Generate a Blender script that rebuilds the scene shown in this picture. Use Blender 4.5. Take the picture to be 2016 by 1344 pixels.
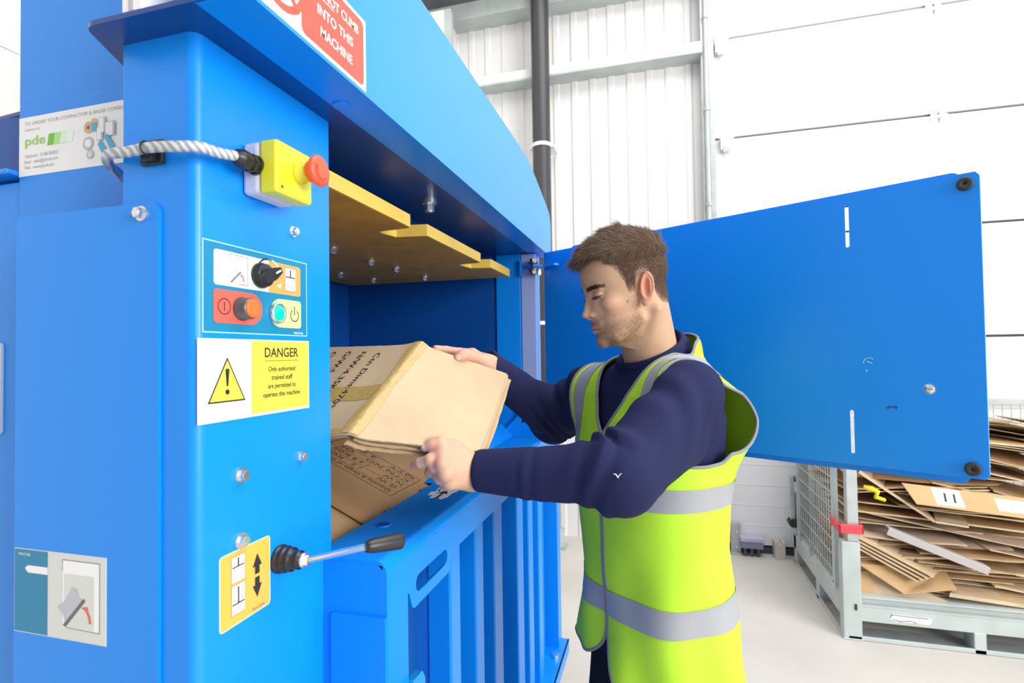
import bpy, bmesh, math, random
import numpy as np
from mathutils import Vector, Matrix
from mathutils.geometry import tessellate_polygon

for o in list(bpy.data.objects): bpy.data.objects.remove(o, do_unlink=True)
S = bpy.context.scene
COL = S.collection

# ------------------------------------------------------------ camera
FPX = 1040.0; YAW = math.radians(15.5); PITCH = math.radians(1.3); ROLL = 0.0145
def _Rx(a): c, s = math.cos(a), math.sin(a); return np.array([[1,0,0],[0,c,-s],[0,s,c]])
def _Rz(a): c, s = math.cos(a), math.sin(a); return np.array([[c,-s,0],[s,c,0],[0,0,1]])
CM = _Rz(YAW) @ _Rx(math.pi/2+PITCH) @ _Rz(-ROLL)
CC = np.array([0.0, 0.0, 1.5])
cam_d = bpy.data.cameras.new('camera'); cam = bpy.data.objects.new('camera', cam_d); COL.objects.link(cam)
cam_d.sensor_width = 36.0; cam_d.lens = FPX/2016*36.0; cam_d.clip_start = 0.02; cam_d.clip_end = 100
cam_d.dof.use_dof = True; cam_d.dof.focus_distance = 1.08; cam_d.dof.aperture_fstop = 6.0
mw = Matrix([[CM[i][j] for j in range(3)]+[CC[i]] for i in range(3)]+[[0,0,0,1]])
cam.matrix_world = mw
S.camera = cam

# ------------------------------------------------------------ world, lamps, exposure
W = bpy.data.worlds.new('world'); S.world = W; W.use_nodes = True
bg = W.node_tree.nodes['Background']
bg.inputs['Color'].default_value = (0.97, 0.985, 1.0, 1); bg.inputs['Strength'].default_value = 0.54
def area(name, loc, target, size, power, color=(1,1,1)):
    d = bpy.data.lights.new(name, 'AREA'); d.shape = 'RECTANGLE'; d.size = size[0]; d.size_y = size[1]
    d.energy = power; d.color = color
    o = bpy.data.objects.new(name, d); COL.objects.link(o); o.location = loc
    o.rotation_euler = (Vector(target)-Vector(loc)).to_track_quat('-Z', 'Y').to_euler()
    return o
area('skylight_lamp', (1.4, 1.6, 5.6), (0.4, 2.2, 0), (3.5, 4.0), 190, (1, 0.985, 0.96))
area('daylight_from_open_bay', (4.3, -0.9, 2.3), (-0.4, 1.1, 1.15), (3.0, 2.4), 245, (1, 0.99, 0.97))
S.view_settings.view_transform = 'Standard'; S.view_settings.look = 'None'
S.view_settings.gamma = 1.0; S.view_settings.use_curve_mapping = False
S.view_settings.exposure = 0.25

# ------------------------------------------------------------ placement helpers
def ray(px, py): return CM @ np.array([(px-1008)/FPX, -(py-672)/FPX, -1.0])
def at(px, py, Z): return CC + ray(px, py)*Z
def on(ax, v, px, py):
    d = ray(px, py); return CC + d*((v-CC[ax])/d[ax])
def nrm(v): v = np.array(v, float); return v/np.linalg.norm(v)

# ------------------------------------------------------------ materials
MATS = {}
def mat(name, color, rough=0.5, metal=0.0, spec=0.5, bump=0.0, bscale=60, var=0.0, vscale=6, coat=0.0, emis=None, sheen=0.0, sss=0.0, alpha=1.0, trans=0.0):
    if name in MATS: return MATS[name]
    m = bpy.data.materials.new(name); m.use_nodes = True; nt = m.node_tree; b = nt.nodes['Principled BSDF']
    b.inputs['Base Color'].default_value = (*color, 1); b.inputs['Roughness'].default_value = rough
    b.inputs['Metallic'].default_value = metal; b.inputs['Specular IOR Level'].default_value = spec
    b.inputs['Coat Weight'].default_value = coat
    if sheen: b.inputs['Sheen Weight'].default_value = sheen
    if trans: b.inputs['Transmission Weight'].default_value = trans
    if sss:
        b.inputs['Subsurface Weight'].default_value = sss; b.inputs['Subsurface Radius'].default_value = (0.01,0.004,0.002); b.inputs['Subsurface Scale'].default_value = 0.6
    tc = nt.nodes.new('ShaderNodeTexCoord')
    if var:
        n = nt.nodes.new('ShaderNodeTexNoise'); n.inputs['Scale'].default_value = vscale; n.inputs['Detail'].default_value = 5
        nt.links.new(tc.outputs['Object'], n.inputs['Vector'])
        r = nt.nodes.new('ShaderNodeValToRGB'); r.color_ramp.elements[0].position = 0.3; r.color_ramp.elements[1].position = 0.75
        r.color_ramp.elements[0].color = (*[c*(1-var) for c in color], 1); r.color_ramp.elements[1].color = (*[min(1, c*(1+var*0.5)) for c in color], 1)
        nt.links.new(n.outputs['Fac'], r.inputs['Fac']); nt.links.new(r.outputs['Color'], b.inputs['Base Color'])
    if bump:
        n2 = nt.nodes.new('ShaderNodeTexNoise'); n2.inputs['Scale'].default_value = bscale; n2.inputs['Detail'].default_value = 3
        nt.links.new(tc.outputs['Object'], n2.inputs['Vector'])
        bp = nt.nodes.new('ShaderNodeBump'); bp.inputs['Strength'].default_value = bump; bp.inputs['Distance'].default_value = 0.002
        nt.links.new(n2.outputs['Fac'], bp.inputs['Height']); nt.links.new(bp.outputs['Normal'], b.inputs['Normal'])
    MATS[name] = m; return m
def attr_mat(name, rough=0.5, sss=0.0, spec=0.4, bump=0.0, bscale=300, sheen=0.0):
    m = mat(name, (0.8,0.8,0.8), rough=rough, spec=spec, sss=sss, bump=bump, bscale=bscale, sheen=sheen)
    nt = m.node_tree; a = nt.nodes.new('ShaderNodeAttribute'); a.attribute_name = 'Col'
    nt.links.new(a.outputs['Color'], nt.nodes['Principled BSDF'].inputs['Base Color']); return m

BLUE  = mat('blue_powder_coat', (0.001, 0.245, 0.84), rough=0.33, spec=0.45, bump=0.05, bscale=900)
BLUEI = mat('blue_shaded_recess', (0.001, 0.072, 0.34), rough=0.42, spec=0.4, bump=0.05, bscale=900)  # darker copy of the coat: shade of chamber and recesses put into the colour
BLUEG_SHADED = mat('blue_gloss_shaded', (0.001, 0.050, 0.25), rough=0.28, spec=0.5)  # same blue darkened: shade under the hood is painted in
YELU  = mat('worn_shaded_underside', (0.64, 0.33, 0.035), rough=0.5, var=0.2, vscale=14, bump=0.05, bscale=200)  # browner than the press yellow: wear plus painted-in underside shade
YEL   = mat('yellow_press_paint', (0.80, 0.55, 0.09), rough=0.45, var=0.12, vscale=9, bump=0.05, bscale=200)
STEEL = mat('zinc_plated_steel', (0.72, 0.73, 0.74), rough=0.25, metal=0.9)
DSTEEL= mat('dark_steel', (0.12, 0.12, 0.13), rough=0.35, metal=0.6)
BLACK = mat('black_plastic', (0.018, 0.018, 0.02), rough=0.35)
RUBBER= mat('black_rubber', (0.03, 0.03, 0.032), rough=0.7)
WHITE = mat('white_vinyl', (0.86, 0.86, 0.86), rough=0.4)
INK   = mat('black_ink', (0.02, 0.02, 0.02), rough=0.5)
GINK  = mat('grey_ink', (0.42, 0.40, 0.41), rough=0.5)
SYEL  = mat('sign_yellow', (0.80, 0.67, 0.07), rough=0.4)
SRED  = mat('sign_red', (0.80, 0.075, 0.045), rough=0.4)
STEAL = mat('sign_teal', (0.006, 0.21, 0.40), rough=0.4)
SGREY = mat('sign_light_grey', (0.66, 0.68, 0.64), rough=0.45)
SORG  = mat('sign_orange', (0.80, 0.36, 0.09), rough=0.4)
SGRN  = mat('sign_pale_green', (0.52, 0.72, 0.28), rough=0.4)
SPINK = mat('sign_pink_red', (0.78, 0.12, 0.08), rough=0.4)
SCYAN = mat('sign_pale_cyan', (0.45, 0.85, 0.95), rough=0.4)
SAMB  = mat('sign_amber', (0.84, 0.43, 0.07), rough=0.4)
LGRN  = mat('logo_green', (0.16, 0.50, 0.05), rough=0.4)
LGRN2 = mat('logo_green_light', (0.42, 0.75, 0.25), rough=0.4)
LGRN3 = mat('logo_green_pale', (0.68, 0.86, 0.68), rough=0.4)
PWOOD = mat('print_wood_tan', (0.72, 0.45, 0.2), rough=0.5)
PBLUE = mat('print_blue', (0.08, 0.42, 0.66), rough=0.5)
PGREY = mat('print_grey', (0.50, 0.50, 0.56), rough=0.5)
DGREY = mat('print_dark_grey', (0.14, 0.14, 0.16), rough=0.5)

# ------------------------------------------------------------ mesh building
class MB:
    def __init__(s): s.v = []; s.f = []; s.m = []; s.mats = []; s.sm = []
    def mi(s, m):
        if m not in s.mats: s.mats.append(m)
        return s.mats.index(m)
    def add(s, vs, fs, m, smooth=False):
        b = len(s.v); k = s.mi(m); s.v += [tuple(float(c) for c in p) for p in vs]
        for f in fs: s.f.append(tuple(b+i for i in f)); s.m.append(k); s.sm.append(smooth)
        return s
    def box(s, a, b, m):
        x0,y0,z0 = [min(a[i],b[i]) for i in range(3)]; x1,y1,z1 = [max(a[i],b[i]) for i in range(3)]
        vs = [(x0,y0,z0),(x1,y0,z0),(x1,y1,z0),(x0,y1,z0),(x0,y0,z1),(x1,y0,z1),(x1,y1,z1),(x0,y1,z1)]
        return s.add(vs, [(0,3,2,1),(4,5,6,7),(0,1,5,4),(1,2,6,5),(2,3,7,6),(3,0,4,7)], m)
    def obox(s, c, U, V, N, su, sv, sn, m):
        c,U,V,N = [np.array(q,float) for q in (c,U,V,N)]
        vs = [c+U*(su*a)+V*(sv*b)+N*(sn*d) for d in (-.5,.5) for b in (-.5,.5) for a in (-.5,.5)]
        return s.add(vs, [(0,2,3,1),(4,5,7,6),(0,1,5,4),(1,3,7,5),(3,2,6,7),(2,0,4,6)], m)
    def plate(s, outline, holes, org, U, V, N, t, m, m_edge=None):
        """flat plate with holes: 2D outline in (U,V), thickness t along N (from org plane)"""
        org,U,V,N = [np.array(q,float) for q in (org,U,V,N)]
        loops = [list(outline)]+[list(h) for h in holes]
        tri = tessellate_polygon([[Vector((p[0],p[1],0)) for p in l] for l in loops])
        flat = [p for l in loops for p in l]; n = len(flat)
        vs = [org+U*p[0]+V*p[1] for p in flat]+[org+U*p[0]+V*p[1]+N*t for p in flat]
        fs = [tuple(t_) for t_ in tri]+[tuple(n+i for i in reversed(t_)) for t_ in tri]
        s.add(vs, fs, m)
        o = 0; es = []
        for l in loops:
            k = len(l)
            for i in range(k): es.append((o+i, o+(i+1)%k, n+o+(i+1)%k, n+o+i))
            o += k
        s.add(vs, es, m_edge or m); return s
    def prism(s, outline, org, U, V, N, t, m): return s.plate(outline, [], org, U, V, N, t, m)
    def tube(s, pts, r, m, n=12, cap=True, smooth=True, twist=0):
        pts = [np.array(p,float) for p in pts]; rs = r if hasattr(r,'__len__') else [r]*len(pts)
        vs = []; fs = []; prev = None
        for i,p in enumerate(pts):
            t = nrm((pts[min(i+1,len(pts)-1)]-pts[max(i-1,0)]))
            if prev is None:
                a = np.array([0,0,1.]) if abs(t[2])<.9 else np.array([1.,0,0]); x = nrm(np.cross(a,t))
            else: x = nrm(prev-t*np.dot(prev,t))
            prev = x; y = np.cross(t,x)
            for k in range(n):
                an = 2*math.pi*k/n+twist; vs.append(p+(x*math.cos(an)+y*math.sin(an))*rs[i])
        for i in range(len(pts)-1):
            for k in range(n): fs.append((i*n+k, i*n+(k+1)%n, (i+1)*n+(k+1)%n, (i+1)*n+k))
        s.add(vs, fs, m, smooth)
        if cap:
            L = (len(pts)-1)*n; s.add(vs, [tuple(reversed(range(n))), tuple(range(L, L+n))], m)
        return s
    def cyl(s, a, b, r, m, n=24, smooth=True, r2=None): return s.tube([a,b],[r, r if r2 is None else r2], m, n, True, smooth)
    def lathe(s, org, axis, prof, m, n=32, smooth=True):
        """prof: list of (distance along axis, radius)"""
        org = np.array(org,float); t = nrm(axis); a = np.array([0,0,1.]) if abs(t[2])<.9 else np.array([1.,0,0]); x = nrm(np.cross(a,t)); y = np.cross(t,x)
        vs = []; fs = []
        for d,r in prof:
            for k in range(n): an = 2*math.pi*k/n; vs.append(org+t*d+(x*math.cos(an)+y*math.sin(an))*max(r,1e-5))
        for i in range(len(prof)-1):
            for k in range(n): fs.append((i*n+k, i*n+(k+1)%n, (i+1)*n+(k+1)%n, (i+1)*n+k))
        fs.append(tuple(reversed(range(n)))); L=(len(prof)-1)*n; fs.append(tuple(range(L,L+n)))
        return s.add(vs, fs, m, smooth)
    def hexbolt(s, org, axis, r, h, m, washer=True):
        org = np.array(org,float); ax = nrm(axis)
        if washer: s.cyl(org, org+ax*h*.3, r*1.35, m, 20)
        s.tube([org+ax*h*.3, org+ax*h],[r,r], m, 6, True, False)
        s.tube([org+ax*h*1.0, org+ax*h*1.08],[r*.75,r*.7], m, 16)
        return s
    def build(s, name, parent=None, bevel=0, seg=2, autosmooth=False):
        me = bpy.data.meshes.new(name); me.from_pydata(s.v, [], s.f)
        for m in s.mats: me.materials.append(m)
        me.polygons.foreach_set('material_index', s.m); me.polygons.foreach_set('use_smooth', s.sm); me.update()
        o = bpy.data.objects.new(name, me); COL.objects.link(o)
        if parent: setparent(o, parent)
        if bevel:
            b = o.modifiers.new('bevel','BEVEL'); b.width = bevel; b.segments = seg; b.limit_method = 'ANGLE'; b.angle_limit = math.radians(40)
            b.harden_normals = False
        return o
def setparent(o, p):
    o.parent = p; o.matrix_parent_inverse = Matrix.Translation(p.location).inverted() if p.type=='EMPTY' else Matrix.Identity(4)
def thing(name, label, cat, loc, group=None):
    o = bpy.data.objects.new(name, None); COL.objects.link(o); o.location = loc; o.empty_display_size = .05
    o['label'] = label; o['category'] = cat
    if group: o['group'] = group
    return o
def tag(o, label, cat, group=None):
    o['label'] = label; o['category'] = cat
    if group: o['group'] = group
    return o
def struct(o): o['kind'] = 'structure'; return o
def rrect(x0,y0,x1,y1,r,n=6,corners=(1,1,1,1)):
    """rounded rectangle, corners in order bl, br, tr, tl"""
    out = []
    for (cx,cy,a0,k) in ((x0+r,y0+r,180,0),(x1-r,y0+r,270,1),(x1-r,y1-r,0,2),(x0+r,y1-r,90,3)):
        if corners[k]:
            for i in range(n+1): a = math.radians(a0+90*i/n); out.append((cx+r*math.cos(a), cy+r*math.sin(a)))
        else: out.append(((x0,x1,x1,x0)[k],(y0,y0,y1,y1)[k]))
    return out
def circ(cx,cy,r,n=28): return [(cx+r*math.cos(2*math.pi*i/n), cy+r*math.sin(2*math.pi*i/n)) for i in range(n)]
_tc = {}
def text_geo(body, bold=False):
    key = (body,bold)
    if key in _tc: return _tc[key]
    c = bpy.data.curves.new('t','FONT'); c.body = body; c.size = 1.0; c.resolution_u = 3; c.offset = 0.014 if bold else 0.0
    c.align_x = 'LEFT'; o = bpy.data.objects.new('t', c); COL.objects.link(o)
    bpy.context.view_layer.update()
    me = bpy.data.meshes.new_from_object(o); vs = np.array([v.co[:] for v in me.vertices]).reshape(-1,3); fs = [tuple(p.vertices) for p in me.polygons]
    bpy.data.objects.remove(o, do_unlink=True); bpy.data.meshes.remove(me)
    _tc[key] = (vs, fs); return _tc[key]
class Sign:
    """layered flat print: coordinates in metres on the sign's own plane"""
    def __init__(s, org, U, V, N, th=0.0006): s.o,s.U,s.V,s.N = [np.array(q,float) for q in (org,U,V,N)]; s.mb = MB(); s.k = 0; s.th = th
    def base(s, outline, m, t=None): s.mb.prism(outline, s.o, s.U, s.V, s.N, t or s.th, m); s.k = (t or s.th); return s
    def poly(s, outline, m, lift=1):
        tri = tessellate_polygon([[Vector((p[0],p[1],0)) for p in outline]])
        s.tris([(p[0],p[1]) for p in outline], tri, m, lift); return s
    def tris(s, pts, fs, m, lift):
        s.c = getattr(s,'c',0)+1; h = s.k+lift*0.00012+s.c*0.000015; s.mb.add([s.o+s.U*p[0]+s.V*p[1]+s.N*h for p in pts], fs, m)
    def rect(s,x0,y0,x1,y1,m,lift=1,r=0): return s.poly(rrect(x0,y0,x1,y1,r) if r else [(x0,y0),(x1,y0),(x1,y1),(x0,y1)], m, lift)
    def circle(s,cx,cy,r,m,lift=1): return s.poly(circ(cx,cy,r), m, lift)
    def arc(s,cx,cy,r,w,a0,a1,m,lift=2,n=28):
        pts=[];fs=[]
        for i in range(n+1):
            a=math.radians(a0+(a1-a0)*i/n)
            pts += [(cx+(r-w/2)*math.cos(a),cy+(r-w/2)*math.sin(a)),(cx+(r+w/2)*math.cos(a),cy+(r+w/2)*math.sin(a))]
            if i: fs.append((2*i-2,2*i-1,2*i+1,2*i))
        s.tris(pts,fs,m,lift); return s
    def line(s,pts,w,m,lift=2):
        for (a,b) in zip(pts[:-1],pts[1:]):
            a=np.array(a,float);b=np.array(b,float);d=nrm(b-a);n=np.array([-d[1],d[0]])*w/2;e=d*w/2
            s.tris([a-n-e,b-n+e,b+n+e,a+n-e],[(0,1,2,3)],m,lift)
        return s
    def arrow(s,a,b,w,m,head=3.0,lift=2):
        a=np.array(a,float);b=np.array(b,float);d=nrm(b-a);n=np.array([-d[1],d[0]]);hl=w*head
        c=b-d*hl
        s.poly([a-n*w/2,c-n*w/2,c-n*w*head/2,b,c+n*w*head/2,c+n*w/2,a+n*w/2],m,lift); return s
    def text(s,body,x,y,h,m,width=None,align='L',bold=False,rot=0,lift=3):
        vs,fs = text_geo(body,bold)
        if len(vs)==0: return s
        mn,mx = vs.min(0),vs.max(0); cap = 0.70; k = h/cap; kx = k
        if width: kx = width/(mx[0]-mn[0])
        wd = (mx[0]-mn[0])*kx; x0 = {'L':0,'C':-wd/2,'R':-wd}[align]
        c,sn = math.cos(rot),math.sin(rot); P=[]
        for v in vs:
            a = x0+(v[0]-mn[0])*kx; b = v[1]*k; P.append((x+a*c-b*sn, y+a*sn+b*c))
        s.tris(P,fs,m,lift); return s
    def build(s,name,parent=None): return s.mb.build(name,parent)
# ============================================================ THE SETTING
CONC = mat('pale_concrete', (0.60,0.57,0.53), rough=0.6, var=0.14, vscale=1.3, bump=0.25, bscale=25)
WALLW= mat('white_cladding', (0.80,0.79,0.78), rough=0.5)
SHUT = mat('white_shutter_panel', (0.84,0.84,0.85), rough=0.35, bump=0.12, bscale=18)
SEAM = mat('dark_seam_rubber', (0.06,0.06,0.09), rough=0.6)
BLOCK= mat('painted_blockwork', (0.74,0.71,0.64), rough=0.7, var=0.12, vscale=22, bump=0.6, bscale=45)
GALV = mat('galvanised_steel', (0.50,0.53,0.53), rough=0.38, metal=0.35, var=0.15, vscale=12)
PAINTG=mat('pale_grey_paint', (0.50,0.55,0.53), rough=0.5, var=0.14, vscale=7)

b = MB(); b.box((-2.4,-4.0,-0.1),(6.0,4.6,0.0), CONC); fl = struct(b.build('floor'))
nt = CONC.node_tree   # scuffs: darker streaks, stay with the slab
b = MB()
# ribbed cladding wall
x = -2.25; prof = []
while x < 0.40:
    prof += [(x,4.33),(x+.085,4.33),(x+.10,4.318),(x+.135,4.318),(x+.15,4.33)]; x += .15
vs=[];fs=[]
for i,(px,py) in enumerate(prof): vs += [(px,py,0.0),(px,py,6.5)]
for i in range(len(prof)-1): fs.append((2*i,2*i+2,2*i+3,2*i+1))
b.add(vs,fs,WALLW); b.box((-2.3,4.36,0),(0.45,4.42,6.5),WALLW); struct(b.build('wall_back'))
# shutter: sectional door
b = MB(); zs = [0.055,0.80,1.572,2.338,3.108,3.872,4.64,5.4]
for z0,z1 in zip(zs[:-1],zs[1:]):
    b.box((0.445,4.27,z0+.009),(6.0,4.31,z1-.009),SHUT)
    for k in range(1,5):
        zz = z0+(z1-z0)*k/5; b.box((0.445,4.2685,zz-.003),(6.0,4.271,zz+.003),SHUT)
b.box((0.445,4.30,0.0),(6.0,4.33,5.4),SEAM); b.box((0.445,4.275,0.0),(6.0,4.30,0.05),SEAM)
door = b.build('door_1'); struct(door)
for pxy in ((1836,20),(1846,231)):
    p = on(1,4.27,*pxy); b = MB()
    for sx in (-.026,.026): b.box((p[0]+sx-.018,4.255,p[2]-.05),(p[0]+sx+.018,4.27,p[2]+.05),SHUT)
    b.cyl((p[0]-.05,4.25,p[2]),(p[0]+.05,4.25,p[2]),.012,SHUT,12)
    for sx in (-.03,.03):
        for sz in (-.04,.04): b.cyl((p[0]+sx,4.255,p[2]+sz),(p[0]+sx,4.248,p[2]+sz),.006,STEEL,8)
    b.build('hinge',door)
for pxy in ((1417,90),(1428,280)):
    p = on(1,4.25,*pxy); b = MB(); b.box((p[0]-.035,4.225,p[2]-.06),(p[0]+.035,4.27,p[2]+.035),SHUT)
    b.cyl((p[0]-.045,4.23,p[2]+.03),(p[0]+.06,4.23,p[2]+.03),.014,WALLW,12); b.box((p[0]-.02,4.215,p[2]-.085),(p[0]+.02,4.24,p[2]-.04),GALV)
    b.build('roller_bracket',door)
# left block wall
b = MB(); Xl=-2.2; hgt=.262; lb=.44
k=0; z=-.02
while z<4.4:
    y=-1.2+(.22 if k%2 else 0)
    while y<4.3:
        b.box((Xl-.1,y+.004,max(z,0)+.004),(Xl,y+lb-.004,z+hgt-.004),BLOCK); y+=lb
    z+=hgt;k+=1
b.box((Xl-.15,-1.2,0),(Xl-.004,4.33,6.5),BLOCK)
struct(b.build('wall_left', bevel=0))
# back corner column and eaves rails: steel frame of the building
b = MB(); b.box((-1.85,4.02,0),(-1.66,4.3,4.36),WALLW); b.box((-1.66,4.02,0),(-1.60,4.08,4.36),PAINTG); struct(b.build('trim_1', bevel=.004))
b = MB(); b.box((-2.2,4.17,3.745),(0.36,4.33,3.76),PAINTG); b.box((-2.2,4.17,3.76),(0.36,4.185,3.83),WALLW); struct(b.build('trim_2'))
b = MB(); b.box((-2.2,4.15,4.33),(0.36,4.33,4.345),PAINTG); b.box((-2.2,4.15,4.345),(0.36,4.165,4.47),PAINTG); b.box((-2.2,3.9,4.47),(0.6,4.33,4.62),DGREY); struct(b.build('trim_3'))
# vertical galvanised track beside the shutter
b = MB(); b.box((0.352,4.20,0),(0.368,4.30,5),GALV); b.box((0.405,4.20,0),(0.44,4.215,5),GALV); b.box((0.368,4.28,0),(0.44,4.30,5),GALV)
struct(b.build('trim_4'))
b = MB(); b.tube([(0.385,4.18,0.0),(0.385,4.18,5.0)],.016,PAINTG,12)
for z in (1.1,2.58,3.3,4.0): b.cyl((0.385,4.18,z),(0.385,4.18,z+.03),.022,GALV,12)
tag(b.build('conduit'),'thin pale conduit pipe running up beside the white shutter door','conduit')
# black rainwater pipe
pt = on(1,4.12,1058,0); pb = on(1,4.12,1060,640)
t = thing('drain_pipe','thick black vertical drain pipe in front of the ribbed white wall','pipe',(pb[0],4.12,0))
xp=(on(1,4.12,1067,330)[0]); b = MB(); b.cyl((xp,4.12,0),(xp,4.12,5.2),.072,mat('black_pipe',(0.05,0.05,0.055),rough=0.4,spec=0.5),32)
b.build('pipe',t)
for yy in (282,636):
    z=on(1,4.05,1063,yy)[2]; b=MB(); b.cyl((xp,4.12,z-.012),(xp,4.12,z+.016),.079,WHITE,32); b.box((xp-.1,4.115,z-.01),(xp+.1,4.30,z+.012),WHITE); b.build('pipe_clip',t)
# small things along the foot of the wall
p0=on(1,4.26,1437,1027); p1=on(1,4.26,1457,1083)
b=MB(); b.box((p0[0],4.235,0.0),(p1[0]+.005,4.262,p0[2]),GALV); b.box((p0[0],4.20,0.0),(p1[0]+.005,4.262,.012),GALV)
for z in (.05,.16): b.cyl((p0[0]+.04,4.235,z),(p0[0]+.04,4.226,z),.009,STEEL,8)
tag(b.build('bracket_plate',bevel=.002),'upright galvanised bracket plate at the foot of the shutter','bracket')
p0=on(1,4.2,1458,1055); p1=on(1,4.2,1502,1082); t=thing('junction_box','grey-violet junction box low on the wall beside the galvanised bracket','box',(p0[0],4.2,0))
JB=mat('grey_violet_plastic',(0.22,0.22,0.34),rough=0.5); JB2=mat('pale_violet_plastic',(0.48,0.46,0.60),rough=0.5)
b=MB(); b.box((p0[0],4.17,p1[2]+.01),(p1[0],4.27,p0[2]-.03),JB); b.build('box_body',t,bevel=.004)
b=MB(); b.box((p0[0]-.004,4.165,p0[2]-.03),(p1[0]+.004,4.27,p0[2]),JB2); b.build('lid',t,bevel=.004)
b=MB()
for k in (.2,.5,.8):
    xx=p0[0]+(p1[0]-p0[0])*k; b.cyl((xx,4.2,p1[2]+.012),(xx,4.2,0.0),.012,DSTEEL,10)
b.build('cable_gland',t)
p0=on(1,4.2,1524,1064); p1=on(1,4.2,1545,1086)
b=MB(); b.box((p0[0],4.17,0),(p1[0],4.27,p0[2]-.02),mat('beige_plastic',(0.58,0.52,0.46),rough=.6)); b.box((p0[0],4.17,p0[2]-.02),(p0[0]+.02,4.27,p0[2]),MATS['beige_plastic']); b.box((p1[0]-.02,4.17,p0[2]-.02),(p1[0],4.27,p0[2]),MATS['beige_plastic'])
tag(b.build('socket_block',bevel=.003),'small beige notched block on the floor against the shutter','block')
p0=on(1,4.0,1100,1036)
b=MB(); b.cyl((p0[0],4.05,0),(p0[0],4.05,.14),.03,PAINTG,16); b.box((p0[0]-.05,4.0,0),(p0[0]+.05,4.1,.02),GALV); b.cyl((p0[0],4.05,.14),(p0[0],4.05,.15),.036,STEEL,16)
tag(b.build('floor_stub'),'short grey pipe stub standing on the floor beyond the machine','pipe')

# ============================================================ THE BALER
XF=-.51; BZ=1.88; YW=1.95
baler = thing('baler','large blue cardboard baling machine with open loading door, filling the left of the photo','baler',(-.8,1.25,0))
B = baler
# lower body: chamber walls
b=MB()
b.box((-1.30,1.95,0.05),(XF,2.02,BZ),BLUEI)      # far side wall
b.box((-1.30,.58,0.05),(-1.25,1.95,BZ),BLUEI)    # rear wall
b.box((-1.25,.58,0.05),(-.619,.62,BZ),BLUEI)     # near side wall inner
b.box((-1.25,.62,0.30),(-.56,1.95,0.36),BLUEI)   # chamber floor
b.build('chamber',B)
b=MB(); b.box((-1.32,.565,0.05),(-.9185,.575,1.77),BLUE); b.box((-1.36,.545,1.776),(-.9185,.66,1.784),BLUE)
b.build('body_side_panel',B,bevel=.002)
b=MB(); b.box((-.918,.56,0.05),(-.60,.57,1.88),BLUE); b.box((-.918,.56,1.884),(-.46,.57,2.24),BLUE); b.box((-.918,.5601,1.87),(-.705,.57,1.90),BLUE); b.box((-.918,.57,2.21),(-.47,1.95,2.22),BLUE); b.box((-.918,.57,1.886),(-.908,1.95,2.21),BLUE); b.box((-.908,1.94,1.886),(-.47,1.95,2.21),BLUE); b.box((-.918,.57,0.05),(-.908,.62,1.9),BLUE)
b.build('side_housing',B,bevel=.002)
# column
out=[]; r=.013
for i in range(9): a=math.radians(180+90*i/8); out.append((-.485-.0+0,0))
pts=[(XF,.742)]
for i in range(9):
    a=math.radians(0-90*i/8); pts.append((XF-r+r*math.cos(a), .485+r+r*math.sin(a)))
pts += [(-.619,.485),(-.619,.742)]
b=MB(); b.prism(pts,(0,0,0.05),(1,0,0),(0,1,0),(0,0,1),BZ-.05,BLUE); col_=b.build('left_column',B,bevel=.0012)
b=MB(); b.box((XF,YW,0.05),(-.444,2.02,BZ),BLUE); b.box((-.60,1.943,.05),(-.502,YW,BZ),BLUE); b.build('right_column',B,bevel=.003)
b=MB(); b.box((-.499,1.944,1.20),(-.444,1.9505,BZ-.004),mat('pale_blue',(0.30,0.38,0.68),rough=.45)); b.build('pale_column_strip',B,bevel=.001)  # thin paler blue strip over the near face of the far column
# cover plate with bolt, bottom left
b=MB(); out=rrect(-.792,0.05,-.5595,1.684,.012,6,(0,0,1,0)); b.prism(out,(0,.485,0),(1,0,0),(0,0,1),(0,-1,0),.004,BLUE)
cov=b.build('cover_plate',B,bevel=.0008)
pb_=on(1,.481,281,421); b=MB(); b.hexbolt((pb_[0],.481,pb_[2]),(0,-1,0),.0066,.009,STEEL); b.build('bolt',cov)
# hood: bottom plate + front face
out=[(-.4065,2.06),(-1.27,2.06),(-1.27,.60),(-.90,.575),(-.70,.575),(-.662,.519)]
def arcpts(c,r,a0,a1,n=7): return [(c[0]+r*math.cos(math.radians(a0+(a1-a0)*i/n)), c[1]+r*math.sin(math.radians(a0+(a1-a0)*i/n))) for i in range(n+1)]
out += arcpts((-.613,.465),.020,200,270)+arcpts((-.4265,.465),.020,270,360)
b=MB(); b.plate(out,[],(0,0,BZ),(1,0,0),(0,1,0),(0,0,1),.006,BLUEG_SHADED); b.build('hood_base',B,bevel=.0015)
fy=[(.50,BZ+.002),(2.052,BZ+.002)]+[(2.058,1.90)]
top=[(2.062,1.96),(2.058,2.01),(2.04,2.045),(1.99,2.065),(1.80,2.118),(1.73,2.134),(1.66,2.143),(1.58,2.147)]
fo=fy+top+[(.445,2.147),(.445,1.90)]
fy=[(.50,BZ-.0006),(2.052,BZ-.0006),(2.058,1.90)]
fo=[(.445,BZ-.0006)]+fy[1:]+top+[(.445,2.147)]
b=MB(); b.prism(fo,(-.470,0,0),(0,1,0),(0,0,1),(1,0,0),.065,BLUE); b.build('hood_face',B,bevel=.005,seg=3)
b=MB(); q=on(2,BZ,672,206)
b.cyl((q[0],q[1],BZ+.002),(q[0],q[1],BZ-.003),.013,BLUE,24); b.build('hood_plug',B)
b=MB(); q0=on(1,.47,300,8); b.box((q0[0]-.014,.445,1.886),(q0[0]+.014,.50,1.96),WHITE); b.box((q0[0]-.004,.444,1.886),(q0[0]+.004,.446,1.95),PGREY); b.build('hood_clip',B,bevel=.002)
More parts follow.
